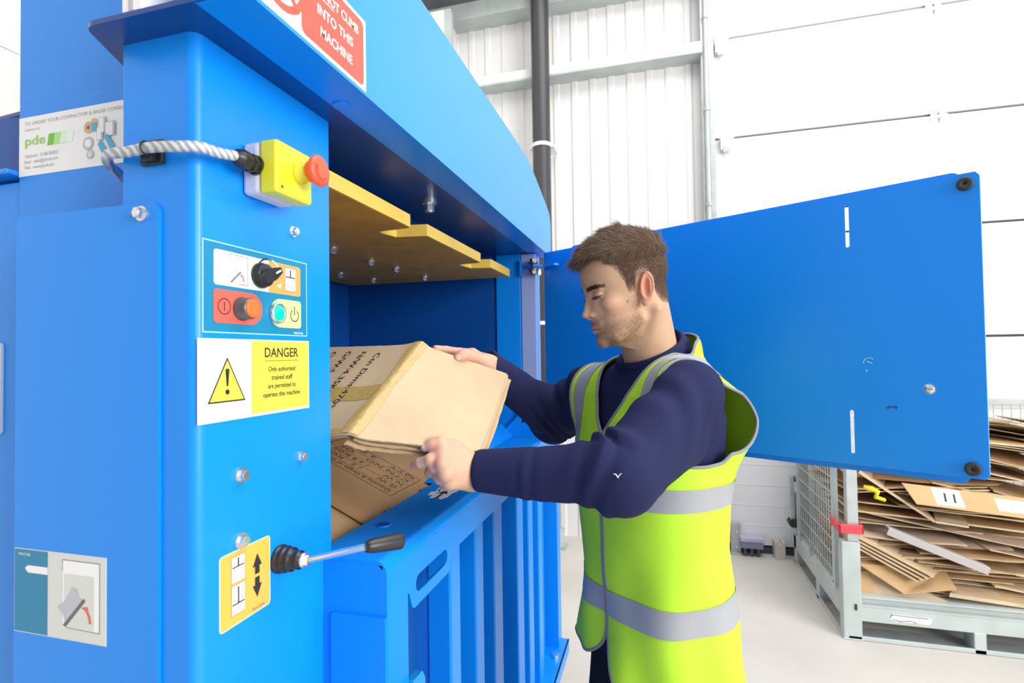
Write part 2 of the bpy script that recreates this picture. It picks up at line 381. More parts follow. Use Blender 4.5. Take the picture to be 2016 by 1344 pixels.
# press plate, yellow, notched
XP=-.53; zt=1.814; zb=1.786
ol=[(XP,.66)]
for (ya,yb,dep) in ((1.075,1.165,.085),(1.56,1.665,.075)):
    ol += [(XP,ya),(XP-.012,ya+.004),(XP-dep,ya+.012),(XP-dep-.003,ya+.030),(XP-dep+.008,yb-.012),(XP,yb)]
ol += [(XP,1.893),(-1.20,1.893),(-1.20,.66)]
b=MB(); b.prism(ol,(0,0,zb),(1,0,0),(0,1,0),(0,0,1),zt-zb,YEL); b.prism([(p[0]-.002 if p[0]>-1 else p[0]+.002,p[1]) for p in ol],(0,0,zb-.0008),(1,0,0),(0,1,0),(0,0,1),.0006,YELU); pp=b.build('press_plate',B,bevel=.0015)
for pxy in ((730,512),(670,537),(780,526),(735,548),(836,543),(655,487)):
    q=on(2,zb,*pxy); b=MB(); b.hexbolt((q[0],q[1],zb),(0,0,-1),.011,.016,STEEL); b.build('bolt',pp)
for pxy in ((846,440),):
    q=on(2,1.80,*pxy); q=on(2,1.83,846,432); b=MB(); b.hexbolt((q[0],q[1],1.88),(0,0,-1),.012,.030,STEEL); b.cyl((q[0],q[1],1.880),(q[0],q[1],1.868),.018,STEEL); b.build('hood_bolt',B)
b=MB(); b.box((-1.15,.70,zt),(-.66,1.85,1.88),BLUEG_SHADED); b.build('ram_beam',B)
# bolts on the column face
for pxy,rr in (((575,456),.0058),((591,898),.0058),((473,935),.0072),((473,1064),.0075)):
    q=on(0,XF,*pxy); b=MB(); b.hexbolt((XF,q[1],q[2]),(1,0,0),rr,.009,STEEL); b.build('column_bolt',B)
# --- emergency stop
es=MB(); 
lid_out=[]
es.box((XF,.5555,1.708),(-.483,.626,1.775),mat('pale_grey_plastic',(0.66,0.64,0.72),rough=.45)); es_o=es.build('emergency_stop',B,bevel=.006,seg=3)
YP=mat('yellow_plastic',(0.80,0.74,0.03),rough=.35)
b=MB(); b.box((-.4835,.5553,1.7078),(-.457,.6262,1.7752),YP); b.build('lid',es_o,bevel=.004,seg=3)
cy,cz=.6000,1.7445
b=MB(); b.lathe((-.457,cy,cz),(1,0,0),[(0,.0145),(.003,.0145),(.0035,.0125),(.020,.0118)],YP); b.build('collar',es_o)
RED=mat('red_plastic',(0.86,0.09,0.035),rough=.4)
b=MB(); b.lathe((-.441,cy,cz),(1,0,0),[(0,.0125),(.002,.0145),(.008,.0150),(.010,.0195),(.0125,.0205),(.0155,.0200),(.0175,.0165),(.0182,0.008),(.0182,0)],RED)
b.build('push_button',es_o)
s=Sign((-.4226,cy,cz),(0,1,0),(0,0,1),(1,0,0)); s.arc(0,0,.0115,.0012,150,330,mat('dark_red',(0.45,0.03,0.02),rough=.5)); s.arrow((-.0095,.005),(-.0115,-.001),.0012,MATS['dark_red']); s.build('button_marking',es_o)
b=MB(); b.cyl((-.457,.5645,1.7160),(-.4562,.5645,1.7160),.0028,STEEL,14); b.box((-.4562,.5630,1.7156),(-.4558,.5660,1.7164),INK); b.build('screw',es_o)
# cable gland and cable
gl=np.array([-.488,.5555,1.7430])
b=MB(); b.tube([gl,gl+(0,-.004,0)],.0125,BLACK,24); b.tube([gl+(0,-.004,0),gl+(0,-.012,0)],.0122,BLACK,6,True,False); b.tube([gl+(0,-.012,0),gl+(0,-.016,0)],.0100,BLACK,20); b.tube([gl+(0,-.016,0),gl+(0,-.027,0.0005)],.0118,BLACK,6,True,False)
b.tube([gl+(0,-.027,0.0005),gl+(0,-.032,.0005),gl+(0,-.035,.0005)],[.0112,.0095,.0068],BLACK,20); b.build('cable_gland',B)
def spline(pts,n=10):
    pts=[np.array(p,float) for p in pts]; out=[]
    P=[2*pts[0]-pts[1]]+pts+[2*pts[-1]-pts[-2]]
    for i in range(1,len(P)-2):
        for k in range(n):
            t=k/n; out.append(.5*((2*P[i])+(-P[i-1]+P[i+1])*t+(2*P[i-1]-5*P[i]+4*P[i+1]-P[i+2])*t*t+(-P[i-1]+3*P[i]-3*P[i+1]+P[i+2])*t**3))
    out.append(pts[-1]); return out
cp=[on(1,.59,262,372),on(1,.545,238,345),on(1,.505,214,322),on(1,.478,215,304),on(1,.468,250,299),on(1,.466,296,290),on(1,.464,345,288),on(0,-.494,392,289),on(0,-.489,428,300),gl+(0,-.033,.0005)]
CABM=mat('grey_braided_sleeve',(0.50,0.52,0.53),rough=.45,metal=.1)
ntc=CABM.node_tree; wv=ntc.nodes.new('ShaderNodeTexWave'); wv.inputs['Scale'].default_value=55; wv.inputs['Distortion'].default_value=2.5; wv.bands_direction='DIAGONAL'
tcn=ntc.nodes.new('ShaderNodeTexCoord'); ntc.links.new(tcn.outputs['Object'],wv.inputs['Vector'])
rp=ntc.nodes.new('ShaderNodeValToRGB'); rp.color_ramp.elements[0].color=(0.30,0.32,0.34,1); rp.color_ramp.elements[1].color=(0.72,0.74,0.75,1); ntc.links.new(wv.outputs['Fac'],rp.inputs['Fac']); ntc.links.new(rp.outputs['Color'],ntc.nodes['Principled BSDF'].inputs['Base Color'])
b=MB(); b.tube(spline(cp,12),.0061,CABM,16); b.build('cable',B)
q=on(1,.485,306,303); b=MB(); b.box((q[0]-.016,.4845,q[2]-.014),(q[0]+.016,.479,q[2]+.014),BLACK); b.box((q[0]-.008,.479,q[2]-.012),(q[0]+.008,.473,q[2]+.004),BLACK)
kk=on(1,.466,285,292); b.tube([kk+np.array([0.002*math.cos(0),.0075*math.cos(a),.0075*math.sin(a)]) for a in np.linspace(0,2*math.pi,17)],.0013,BLACK,8); b.build('cable_clip',B,bevel=.001)
# --- lever
le=on(0,XF,553,1103); le=np.array([XF,.622,1.2215])
b=MB(); b.lathe(le,(1,.03,0.03),[(0,.0190),(.004,.0190),(.0045,.0170),(.009,.0168),(.010,.0178),(.012,.0178),(.013,.0155),(.018,.0150),(.019,.0162),(.021,.0162),(.022,.0125),(.030,.0118),(.031,.0126),(.033,.0126),(.034,.0100),(.038,.0096)],BLACK)
lev=b.build('control_lever',B)
a0=le+np.array([.036,.001,.001]); b=MB(); b.lathe(a0,(1,.03,.03),[(0,.0100),(.004,.0100),(.004,.0076),(.010,.0070)],STEEL,12); b.build('collar_nut',lev)
e1=on(0,-.372,722,1076); e2=on(0,-.348,789,1064); a1=a0+np.array([.006,0,0])
d_=nrm(e2-a1); 
b=MB(); b.tube([a1,e1],[.0046,.0050],STEEL,14); b.build('rod',lev)
b=MB(); L=np.linalg.norm(e2-e1); b.lathe(e1,e2-e1,[(-.002,.006),(0,.0076),(L*.15,.0094),(L*.5,.0104),(L*.93,.0114),(L*.98,.0112),(L,.0096),(L,0)],BLACK,24); b.build('grip',lev)
# --- lower gate
TH=.006; r=.020; XG=-.40; ZG=1.190; Y0=.72; Y1=2.13
prof=[(-.53,ZG)]+[(XG-r+r*math.sin(math.radians(90*i/8)), ZG-r+r*math.cos(math.radians(90*i/8))) for i in range(9)]
ri=r-TH; inner=[(XG-r+ri*math.sin(math.radians(90*i/8)), ZG-r+ri*math.cos(math.radians(90*i/8))) for i in range(8,-1,-1)]+[(-.53,ZG-TH)]
hole_q=on(2,ZG,755,1033)
gate=None
b=MB(); poly=prof+inner
b.prism(poly,(0,Y0,0),(1,0,0),(0,0,1),(0,1,0),Y1-Y0,BLUE)
# lip with hand slot
lip=[(Y0,ZG-r),(Y0,1.112),(.792,1.112),(.796,1.104),(.800,1.092)]+arcpts((.815,1.093),.014,180,270,5)+arcpts((.955,1.093),.014,270,360,5)+[(.972,1.104),(.976,1.112),(Y1,1.112),(Y1,ZG-r)]
slot=[(p[0],p[1]) for p in (arcpts((.832,1.114),.0145,90,270,8)+arcpts((.940,1.114),.0145,-90,90,8))]
b.plate(lip,[slot],(XG-TH,0,0),(0,1,0),(0,0,1),(1,0,0),TH,BLUE)
gate=b.build('loading_gate',B)
b=MB(); b.box((-.517,Y0,.33),(XG-TH,Y0+.005,1.184),BLUE); b.prism(rrect(-.4935,.33,-.4005,1.107,.006,5,(0,0,0,1)),(0,Y0,0),(1,0,0),(0,0,1),(0,-1,0),.005,BLUE)
b.build('end_plate',gate,bevel=.001)
b=MB(); b.box((XG-.005,Y0,.33),(XG,.783,1.112),BLUE); b.box((-.47,.783,.33),(XG,.788,1.112),BLUE); b.box((XG-.006,2.07,.33),(XG,2.13,1.112),BLUE); b.box((-.47,2.065,.33),(XG,2.07,1.112),BLUE)
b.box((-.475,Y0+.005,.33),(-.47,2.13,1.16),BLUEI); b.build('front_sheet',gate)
for (ya,yb) in ((1.012,1.068),(1.166,1.222),(1.308,1.380),(1.536,1.606),(1.675,1.735),(1.820,1.878)):
    b=MB(); b.box((-.47,ya,.33),(-.418,yb,1.155),BLUE); b.build('rib',gate,bevel=.004)
b=MB(); zl=.345; b.box((-.53,.80,zl-.006),(-.372,2.14,zl),BLUE); b.box((-.378,.80,zl-.05),(-.372,2.14,zl),BLUE); b.cyl((-.40,2.0,zl),(-.40,2.0,zl+.012),.014,STEEL,6,False); b.build('base_ledge',gate,bevel=.001)
b=MB(); q=on(0,-.39,790,1318); b.prism([(.79,.9),(.835,.9),(.835,q[2]-.065),(.825,q[2]-.048),(.795,q[2]-.045),(.79,q[2]-.045)],(-.405,0,0),(0,1,0),(0,0,1),(1,0,0),.012,mat('bright_blue_paint',(0.01,0.28,0.72),rough=.35)); b.build('latch_block',gate,bevel=.002)
b=MB(); b.cyl((hole_q[0],hole_q[1],ZG-.004),(hole_q[0],hole_q[1],ZG+.0012),.0135,BLUE,28); b.cyl((hole_q[0],hole_q[1],ZG+.0011),(hole_q[0],hole_q[1],ZG+.0016),.0115,BLUEI,28); b.build('plug_hole',gate)
# guide plate at the far end of the gate
b=MB(); g0=on(1,1.90,1045,842); g1=on(1,1.90,1095,872)
b.prism([(-.62,1.10),(-.405,1.20),(-.405,1.235),(-.49,1.30),(-.505,1.30),(-.52,1.26),(-.62,1.16)],(0,1.925,0),(1,0,0),(0,0,1),(0,1,0),.01,BLUE); b.build('guide_plate',gate,bevel=.001)
b=MB(); b.add([(-.53,1.2,1.185),(-.53,1.935,1.185),(-.585,1.935,1.235),(-.585,1.2,1.185)],[(0,1,2,3)],BLUE)
b.build('inner_flap',gate)
# torn arrow sticker
s=Sign((-.475,1.055,ZG),(0,1,0),(-1,0,0),(0,0,1),.0005)
s.base([(0,-.018),(.02,-.026),(.05,-.024),(.075,-.03),(.10,-.02),(.095,-.004),(.11,.008),(.085,.012),(.09,.024),(.06,.018),(.05,.028),(.025,.022),(.028,.012),(.004,.01),(.012,-.002)],WHITE)
s.line([(.01,-.006),(.045,-.004)],.006,INK); s.poly([(.04,-.018),(.072,-.004),(.04,.012),(.047,-.003)],INK); s.line([(.06,.012),(.082,.016)],.004,INK); s.build('torn_arrow_sticker',gate)

# --- upper loading door, swung open
DD=np.array([0.87596,-0.48238,0]); DN=np.array([-0.48238,-0.87596,0]); H0=np.array([-.42,1.95,0.])
def dpt(s_,z,n=0): return H0+DD*s_+np.array([0,0,z])+DN*n
slots=[]
for (sc,za,zb2) in ((.9965,1.749,1.853),(.9955,1.244,1.350)):
    w=.0042; slots.append([(sc+w*math.cos(a),zb2-w+w*math.sin(a)) for a in np.linspace(0,math.pi,7)]+[(sc+w*math.cos(a),za+w+w*math.sin(a)) for a in np.linspace(math.pi,2*math.pi,7)])
ol=[(.012,1.217),(1.236,1.217),(1.243,1.224),(1.243,1.868),(1.236,1.877),(.012,1.877)]
b=MB(); b.plate(ol,slots+[circ(1.147,1.4065,.0115,20)],H0-DN*.004,DD,(0,0,1),DN,.004,BLUE)
ldoor=b.build('loading_door',B,bevel=.001)
b=MB()
for (z0,z1) in ((1.868,1.8755),(1.2185,1.226)): b.obox(dpt(.63,(z0+z1)/2,-.020),DD,(0,0,1),DN,1.21,.005,.032,BLUE)
b.obox(dpt(1.2405,1.546,-.019),DD,(0,0,1),DN,.005,.645,.03,BLUE); b.obox(dpt(.016,1.546,-.019),DD,(0,0,1),DN,.005,.645,.03,BLUE); b.build('door_flange',ldoor,bevel=.001)
for (z0,z1,cn) in ((1.858,1.893,(0,0,1,1)),(1.196,1.238,(1,1,0,0))):
    b=MB(); b.prism(rrect(.108,z0,1.21,z1,.018,6,cn),H0-DN*.045,DD,(0,0,1),DN,.005,BLUE)
    b.build('frame_strip',ldoor,bevel=.001)

for (sc,zc) in ((1.219,1.853),(1.2165,1.2375)):
    b=MB(); b.lathe(dpt(sc,zc,0),DN,[(0,.0145),(.008,.014),(.0095,.0125),(.0095,.004),(.006,.0035),(.006,0)],RUBBER,28); b.build('rubber_bumper',ldoor)
b=MB(); b.lathe(dpt(1.147,1.4065,-.004),DN,[(0,.0110),(.003,.0110),(.003,.0098),(.005,.0088),(.0055,0)],STEEL,24); b.obox(dpt(1.147,1.4065,.0018),DD,(0,0,1),DN,.010,.0015,.0008,DSTEEL); b.build('lock_cylinder',ldoor)
b=MB(); b.obox(dpt(1.077,1.3625,.0008),DD,(0,0,1),DN,.018,.0025,.0012,BLUEI); b.obox(dpt(1.069,1.360,.0008),DD,(0,0,1),DN,.002,.007,.0012,BLUEI); b.obox(dpt(1.085,1.360,.0008),DD,(0,0,1),DN,.002,.007,.0012,BLUEI); b.build('pressed_tab',ldoor)
s=Sign(dpt(1.034,1.466,0.0002),DD,(0,0,1),DN,.0002); s.arc(0,0,.011,.0012,40,190,SCYAN); s.line([(-.004,.003),(.006,-.002)],.0016,SCYAN); s.line([(-.006,-.018),(-.005,-.021)],.002,SCYAN); s.build('scratch_mark',ldoor)
# hinges
for zc in (1.822,1.27):
    b=MB(); b.box((-.50,1.925,zc-.030),(-.492,1.95,zc+.030),BLUE); b.prism([(-.495,1.935),(-.44,1.900),(-.405,1.905),(-.36,1.885),(-.345,1.898),(-.36,1.915),(-.40,1.94),(-.44,1.95),(-.495,1.95)],(0,0,zc-.003),(1,0,0),(0,1,0),(0,0,1),.008,BLUE)
    b.cyl((-.445,1.918,zc-.03),(-.445,1.918,zc+.03),.009,DSTEEL,16); b.hexbolt((-.445,1.918,zc+.012),(0,0,1),.014,.018,DSTEEL); b.hexbolt((-.445,1.918,zc-.008),(0,0,-1),.014,.018,DSTEEL)
    b.hexbolt((-.425,1.925,zc-.01),(0,0,-1),.008,.02,STEEL)
    b.build('hinge',B)

# --- signs on the baler
U=(0,1,0);V=(0,0,1);N=(1,0,0)
def baler_pict(s,x0,y0,w,h,white=True):
    """open baler pictogram: frame, bale and arrow"""
    s.rect(x0,y0,x0+w,y0+h,WHITE if white else SGREY,2); s.line([(x0,y0+h*.84),(x0,y0+h),(x0+w,y0+h),(x0+w,y0),(x0+w*.1,y0+.001)],.0006,INK,3)
    s.rect(x0+w*.05,y0+h*.02,x0+w*.85,y0+h*.80,SGREY,3)
    s.poly([(x0-w*.12,y0+h*.30),(x0+w*.05,y0+h*.38),(x0+w*.28,y0+h*.62),(x0+w*.42,y0+h*.60),(x0+w*.48,y0+h*.48),(x0+w*.60,y0+h*.44),(x0+w*.12,y0+h*.08),(x0+w*.02,y0+h*.20)],PGREY,4)
    s.poly([(x0+w*.02,y0+h*.04),(x0+w*.10,y0+h*.02),(x0+w*.64,y0+h*.44),(x0+w*.58,y0+h*.47)],DGREY,5)
    s.arc(x0+w*.40,y0+h*.12,w*.36,w*.06,0,48,SPINK,5,8); s.poly([(x0+w*.52,y0+h*.34),(x0+w*.72,y0+h*.26),(x0+w*.70,y0+h*.36)],SPINK,5)
def press_pict(s,x0,y0,w,h,down=True,low=False,flip=False):
    s.rect(x0,y0,x0+w,y0+h,WHITE,2); s.line([(x0,y0),(x0+w,y0),(x0+w,y0+h),(x0,y0+h),(x0,y0)],.0005,INK,3)
    pl = y0+h*(.38 if low else .62)
    s.rect(x0+w*.06,pl-h*.05,x0+w*.94,pl,INK,4)
    s.rect(x0+w*.45,pl,x0+w*.55,y0+h*.92,INK,4)
    if down:
        for fx in (.22,.78): s.arrow((x0+w*fx,y0+h*.88),(x0+w*fx,pl+h*.06),.0006,SPINK,3.5,4)
        s.poly([(x0+w*.08,y0+h*.04),(x0+w*.9,y0+h*.04),(x0+w*.82,y0+h*.17),(x0+w*.92,y0+h*.28),(x0+w*.1,y0+h*.28),(x0+w*.18,y0+h*.17)],PGREY,4)
    else:
        for fx in (.25,.75): s.arrow((x0+w*fx,y0+h*.08),(x0+w*fx,pl-h*.10),.0006,SPINK,3.5,4)
# control panel: 0.189 x 0.11
s=Sign((XF,.494,1.530),U,V,N)
s.base([(0,0),(.189,0),(.189,.110),(0,.110)],SCYAN); s.rect(.0012,.0012,.1878,.1088,STEAL,1)
s.poly(rrect(.016,.058,.108,.101,.004,4,(1,0,0,1)),SGREY,2); s.poly(rrect(.108,.058,.174,.101,.004,4,(0,1,1,0)),SORG,2)
baler_pict(s,.040,.062,.030,.036); press_pict(s,.1405,.064,.0225,.033,True)
s.k+=.0001
s.arc(.108,.080,.023,.0022,95,165,INK,3); s.poly([(.0795,.0815),(.0905,.0862),(.0845,.0745)],INK,3)
s.arc(.108,.080,.023,.0022,30,75,WHITE,3); s.poly([(.124,.069),(.133,.073),(.130,.064)],WHITE,3)
s.poly(rrect(.015,.012,.075,.053,.005,5,(1,1,1,1)),SPINK,2); s.circle(.075,.0325,.0205,SPINK,2)
s.arc(.0315,.0325,.0095,.0014,0,360,INK,3,32); s.rect(.0307,.027,.0323,.038,INK,3)
s.poly(rrect(.130,.011,.1745,.051,.005,5,(1,1,1,1)),SGRN,2); s.circle(.130,.031,.020,SGRN,2)
s.arc(.160,.0295,.0085,.0015,125,415,INK,3,32); s.rect(.1592,.030,.1608,.0425,INK,3)
s.text('MACFAB',.158,.0026,.0032,WHITE,.020)
cpan=s.build('control_panel',B)
b=MB(); pc=np.array([XF+.001,.5865,1.6085])
b.lathe(pc,(1,0,0),[(0,.0168),(.004,.0168),(.005,.0155),(.010,.0150),(.011,.0130)],BLACK,28); sw=b.build('selector_switch',cpan)
b=MB(); an=math.radians(28); kd=np.array([0,math.cos(an),math.sin(an)]); kn=np.array([0,-math.sin(an),math.cos(an)])
kp=[(-.0155,-.005),(-.009,-.0078),(.004,-.0082),(.019,-.004),(.019,.004),(.004,.0082),(-.009,.0078),(-.0155,.005)]
b.prism(kp,pc+np.array([.010,0,0]),kd,kn,(1,0,0),.0105,BLACK); b.prism([(.006,-.0012),(.0165,-.0012),(.0165,.0012),(.006,.0012)],pc+np.array([.0205,0,0]),kd,kn,(1,0,0),.0004,WHITE); b.build('knob',sw,bevel=.0015)
pc=np.array([XF+.001,.5535,1.5615])
b=MB(); b.lathe(pc,(1,0,0),[(0,.0150),(.002,.0150),(.003,.0140),(.014,.0136),(.0165,.0125)],DSTEEL,32); sb=b.build('stop_button',cpan)
b=MB(); b.lathe(pc+np.array([.0155,0,0]),(1,0,0),[(0,.0118),(.003,.0116),(.0042,.0100),(.0036,.0070),(.0034,0)],mat('orange_red_plastic',(0.95,0.16,0.03),rough=.35),32); b.build('cap',sb)
pc=np.array([XF+.001,.6175,1.5605])
b=MB(); b.lathe(pc,(1,0,0),[(0,.0150),(.002,.0150),(.005,.0140),(.006,.0125),(.0045,.0112)],STEEL,32); gb=b.build('start_button',cpan)
b=MB(); b.lathe(pc+np.array([.001,0,0]),(1,0,0),[(0,.0112),(.0035,.0110),(.0042,.0100),(.0038,0)],mat('green_plastic',(0.0,0.62,0.42),rough=.3),32); b.build('cap',gb)
# danger sign
s=Sign((XF,.4872,1.423),U,V,N); w=.200;h=.100
s.base([(0,0),(w,0),(w,h),(0,h)],WHITE); s.rect(.083,.0035,.1985,.0985,SYEL,1)
tri=[(.0135,.0225),(.073,.0225),(.0432,.078)]
def rtri(k): 
    c=np.mean(np.array(tri),0); return [tuple(c+(np.array(p)-c)*k) for p in tri]
s.poly(tri,INK,1); s.poly(rtri(.885),SYEL,2)
s.poly([(.0400,.062),(.0410,.0635),(.0454,.0635),(.0464,.062),(.0447,.042),(.0417,.042)],INK,3); s.circle(.0432,.035,.0034,INK,3)
s.text('DANGER',.141,.077,.0128,INK,.068,'C',True); s.rect(.107,.0715,.175,.0722,INK,3)
for i,(tx,wd) in enumerate((('Only authorised',.054),('trained staff',.043),('are permitted to',.056),('operate this machine',.075))): s.text(tx,.141,.0575-i*.0115,.0066,INK,wd,'C',True)
s.build('danger_sign',B)
# lever sticker
s=Sign((XF,.518,1.170),U,V,N); s.base(rrect(0,0,.085,.091,.005),WHITE); s.poly(rrect(.001,.001,.084,.090,.0045),SAMB,1)
press_pict(s,.018,.052,.022,.032,False); press_pict(s,.018,.013,.022,.036,True,True)
s.k+=.0001
s.arrow((.061,.049),(.061,.075),.008,INK,2.0); s.arrow((.061,.045),(.061,.019),.008,INK,2.0); s.text('MACFAB',.052,.004,.0035,DGREY,.022); s.build('lever_sticker',B)
# pde sticker (plane y=.56, seen from -y): U=+x
U2=(1,0,0);N2=(0,-1,0)
s=Sign((-.9165,.56,1.774),U2,V,N2); s.base([(0,0),(.26,0),(.26,.088),(0,.088)],WHITE)
s.text('TO ORDER YOUR COMPACTOR & BALER CONSUMABLES',.012,.0755,.0050,GINK,.222); s.text('contact us',.012,.0670,.0042,GINK,.030)
s.text('pde',.013,.0455,.0135,mat('logo_lime',(0.30,0.62,0.12),rough=.4),.041,'L',True)
for i,mm in enumerate((LGRN,LGRN2,LGRN3,mat('logo_mint',(0.80,0.90,0.82),rough=.4))): s.poly([(.058+i*.0125,.041),(.0705+i*.0125,.041),(.0735+i*.0125,.058),(.061+i*.0125,.058)],mm,2)
s.text('Telephone   01386 860023',.012,.0270,.0050,GINK,.068); s.text('Email   sales@pde.uk.com',.012,.0185,.0050,GINK,.068); s.text('Web   www.pde.uk.com',.012,.0100,.0050,GINK,.060)
s.k+=.0001
for (cx,cz_,r_,mm) in ((.139,.057,.0085,PWOOD),(.139,.057,.003,DGREY),(.150,.063,.006,PWOOD),(.139,.034,.0095,PGREY),(.139,.034,.006,WHITE),(.143,.018,.0065,PGREY),(.143,.018,.0045,SGREY)): s.k+=.00008; s.circle(cx,cz_,r_,mm,3)
s.rect(.146,.050,.155,.062,PBLUE,5)
for (x0,y0,x1,y1) in ((.160,.046,.173,.068),(.172,.040,.190,.060),(.156,.036,.168,.055)): s.rect(x0,y0,x1,y1,PGREY,5); s.rect(x0+.001,y0+.0005,x1-.004,y1-.001,WHITE,6)
s.poly([(.158,.030),(.164,.036),(.176,.018),(.168,.014)],PBLUE,7); s.poly([(.170,.040),(.176,.044),(.190,.024),(.182,.020)],PBLUE,7)
s.build('supplier_sticker',B)
# lower left pictogram sticker
s=Sign((-.7905,.481,1.160),U2,V,N2); s.base([(0,0),(.153,0),(.153,.104),(0,.104)],SGREY); s.rect(.0006,.001,.058,.103,STEAL,1)
s.poly([(.058,.084),(.024,.084),(.019,.080),(.024,.075),(.058,.075)],WHITE,2); s.text('MACFAB',.008,.0955,.0035,WHITE,.020); baler_pict(s,.083,.014,.060,.082)
s.build('pictogram_sticker',B)
# red no-climb sign on the hood
s=Sign((-.405,.20,1.884),U,V,N)
bx=.680-.20
s.base([(.26,0),(bx,0),(bx,.104),(.26,.104)],WHITE); s.poly(rrect(.535-.20,.005,.668-.20+.006,.099,.009),SRED,1)
s.circle(.30,.052,.042,SRED,1); s.circle(.30,.052,.033,WHITE,2); s.line([(.273,.079),(.327,.025)],.008,SRED,3)
s.text('DO NOT CLIMB',.352,.0735,.0125,WHITE,.108,'L',True); s.text('INTO THIS',.366,.0475,.0125,WHITE,.080,'L',True); s.text('MACHINE',.372,.0215,.0125,WHITE,.072,'L',True); s.rect(.3735,.0700,.4010,.0712,WHITE,3)
s.build('warning_sign',B)
# handle plate at the far left
p=on(1,.565,0,675); p2=on(1,.565,8,855); b=MB(); b.prism(rrect(-1.05,p2[2],p[0]+.008,p[2],.006),(0,.565,0),(1,0,0),(0,0,1),(0,-1,0),.004,WHITE); b.build('side_plate',B,bevel=.001)
# ============================================================ CARTONS AT THE MACHINE
def cardboard(name, c, var=0.10, rough=0.75):
    m = mat(name, c, rough=rough, spec=0.25, bump=0.25, bscale=35)
    nt = m.node_tree; b = nt.nodes['Principled BSDF']; tc = nt.nodes['Texture Coordinate']
    w = nt.nodes.new('ShaderNodeTexNoise'); w.inputs['Scale'].default_value = 7; w.inputs['Detail'].default_value = 6
    nt.links.new(tc.outputs['Object'], w.inputs['Vector'])
    r = nt.nodes.new('ShaderNodeValToRGB'); r.color_ramp.elements[0].position=.3; r.color_ramp.elements[1].position=.7
    r.color_ramp.elements[0].color=(*[q*(1-var) for q in c],1); r.color_ramp.elements[1].color=(*[min(1,q*(1+var*.6)) for q in c],1)
    nt.links.new(w.outputs['Fac'], r.inputs['Fac']); nt.links.new(r.outputs['Color'], b.inputs['Base Color']); return m
KR1=cardboard('kraft_light',(0.54,0.41,0.26)); KR2=cardboard('kraft_mid',(0.55,0.36,0.18)); KR3=cardboard('kraft_dark',(0.42,0.25,0.12)); KR4=cardboard('kraft_grey',(0.56,0.43,0.33))
KRE=cardboard('kraft_edge',(0.70,0.55,0.34),.25); KRED=cardboard('kraft_edge_dark',(0.30,0.19,0.10),.3)
TAPE=mat('brown_packing_tape',(0.45,0.31,0.11),rough=.35,spec=.5,bump=.5,bscale=90)
def bil(a,b_,c,d,u,v): return (1-v)*((1-u)*a+u*b_)+v*((1-u)*d+u*c)
cA=at(945,888,.93);cB=at(998,735,1.11);cC=at(685,860,.86);cD=at(830,678,1.06)
WL=np.array([-.45,-.02,-.004])
def smooth(x): x=np.clip(x,0,1); return x*x*(3-2*x)
def held_surface(u,v):
    """u in -1..0 inner panel, 0..1 outer panel; v 0 near, 1 far"""
    if u>=0: p=bil(cC,cA,cB,cD,u,v)
    else: p=bil(cC,cC+WL,cD+WL,cD,-u,v)
    if u>.06: p=p-np.array([0,0,.0016])*math.exp(-((v-.50+.05*u)/.02)**2)
    return p+np.array([0,0,.006])*math.exp(-(u/.07)**2)+np.array([0,0,-.004])*math.sin(math.pi*v)*(1 if u>0 else .3)
def panel(u0,u1,nu,nv,th,off,m,me,name,parent,edge_shift=(0,0),v0=0,v1=1,jag=0,seed=1,mu=None):
    rnd=random.Random(seed); nrmv=nrm(np.cross(cA-cC,cD-cC)); top=[];bot=[]
    for j in range(nv+1):
        for i in range(nu+1):
            u=u0+(u1-u0)*i/nu; v=v0+(v1-v0)*j/nv
            p=held_surface(u,v)
            if jag and (j in (0,nv) or i in (0,nu)): p=p+np.array([rnd.uniform(-jag,jag) for _ in range(3)])
            p=p+np.array([edge_shift[0]*(cA-cC)/np.linalg.norm(cA-cC)+edge_shift[1]*nrm(cC-cD)]).reshape(3)
            top.append(p-nrmv*off); bot.append(p-nrmv*(off+th))
    n=nu+1; K=len(top); fs=[];fe=[]
    for j in range(nv):
        for i in range(nu): a=j*n+i; fs.append((a,a+1,a+1+n,a+n)); fs.append((K+a,K+a+n,K+a+1+n,K+a+1))
    ring=[i for i in range(n)]+[j*n+nu for j in range(1,nv+1)]+[nv*n+i for i in range(nu-1,-1,-1)]+[j*n for j in range(nv-1,0,-1)]
    for a,b_ in zip(ring,ring[1:]+ring[:1]): fe.append((a,K+a,K+b_,b_))
    mb=MB(); mb.add(top+bot,fs,m,True); mb.add(top+bot,fe,me); return mb.build(name,parent)
hc=thing('folded_carton','topmost held pale brown carton, folded flat, with brown tape along its crease and black printing','carton',tuple(cC))
panel(0,1,44,60,.0038,0,KR1,KRE,'outer_panel',hc,jag=.0003)
ip=panel(-1,0,44,18,.0038,0,KR1,KRE,'inner_panel',hc,jag=.0003)
panel(-.9,0,12,10,.0035,.006,KR1,KRED,'inner_flap',hc,(0,.004),jag=.0012,seed=5)
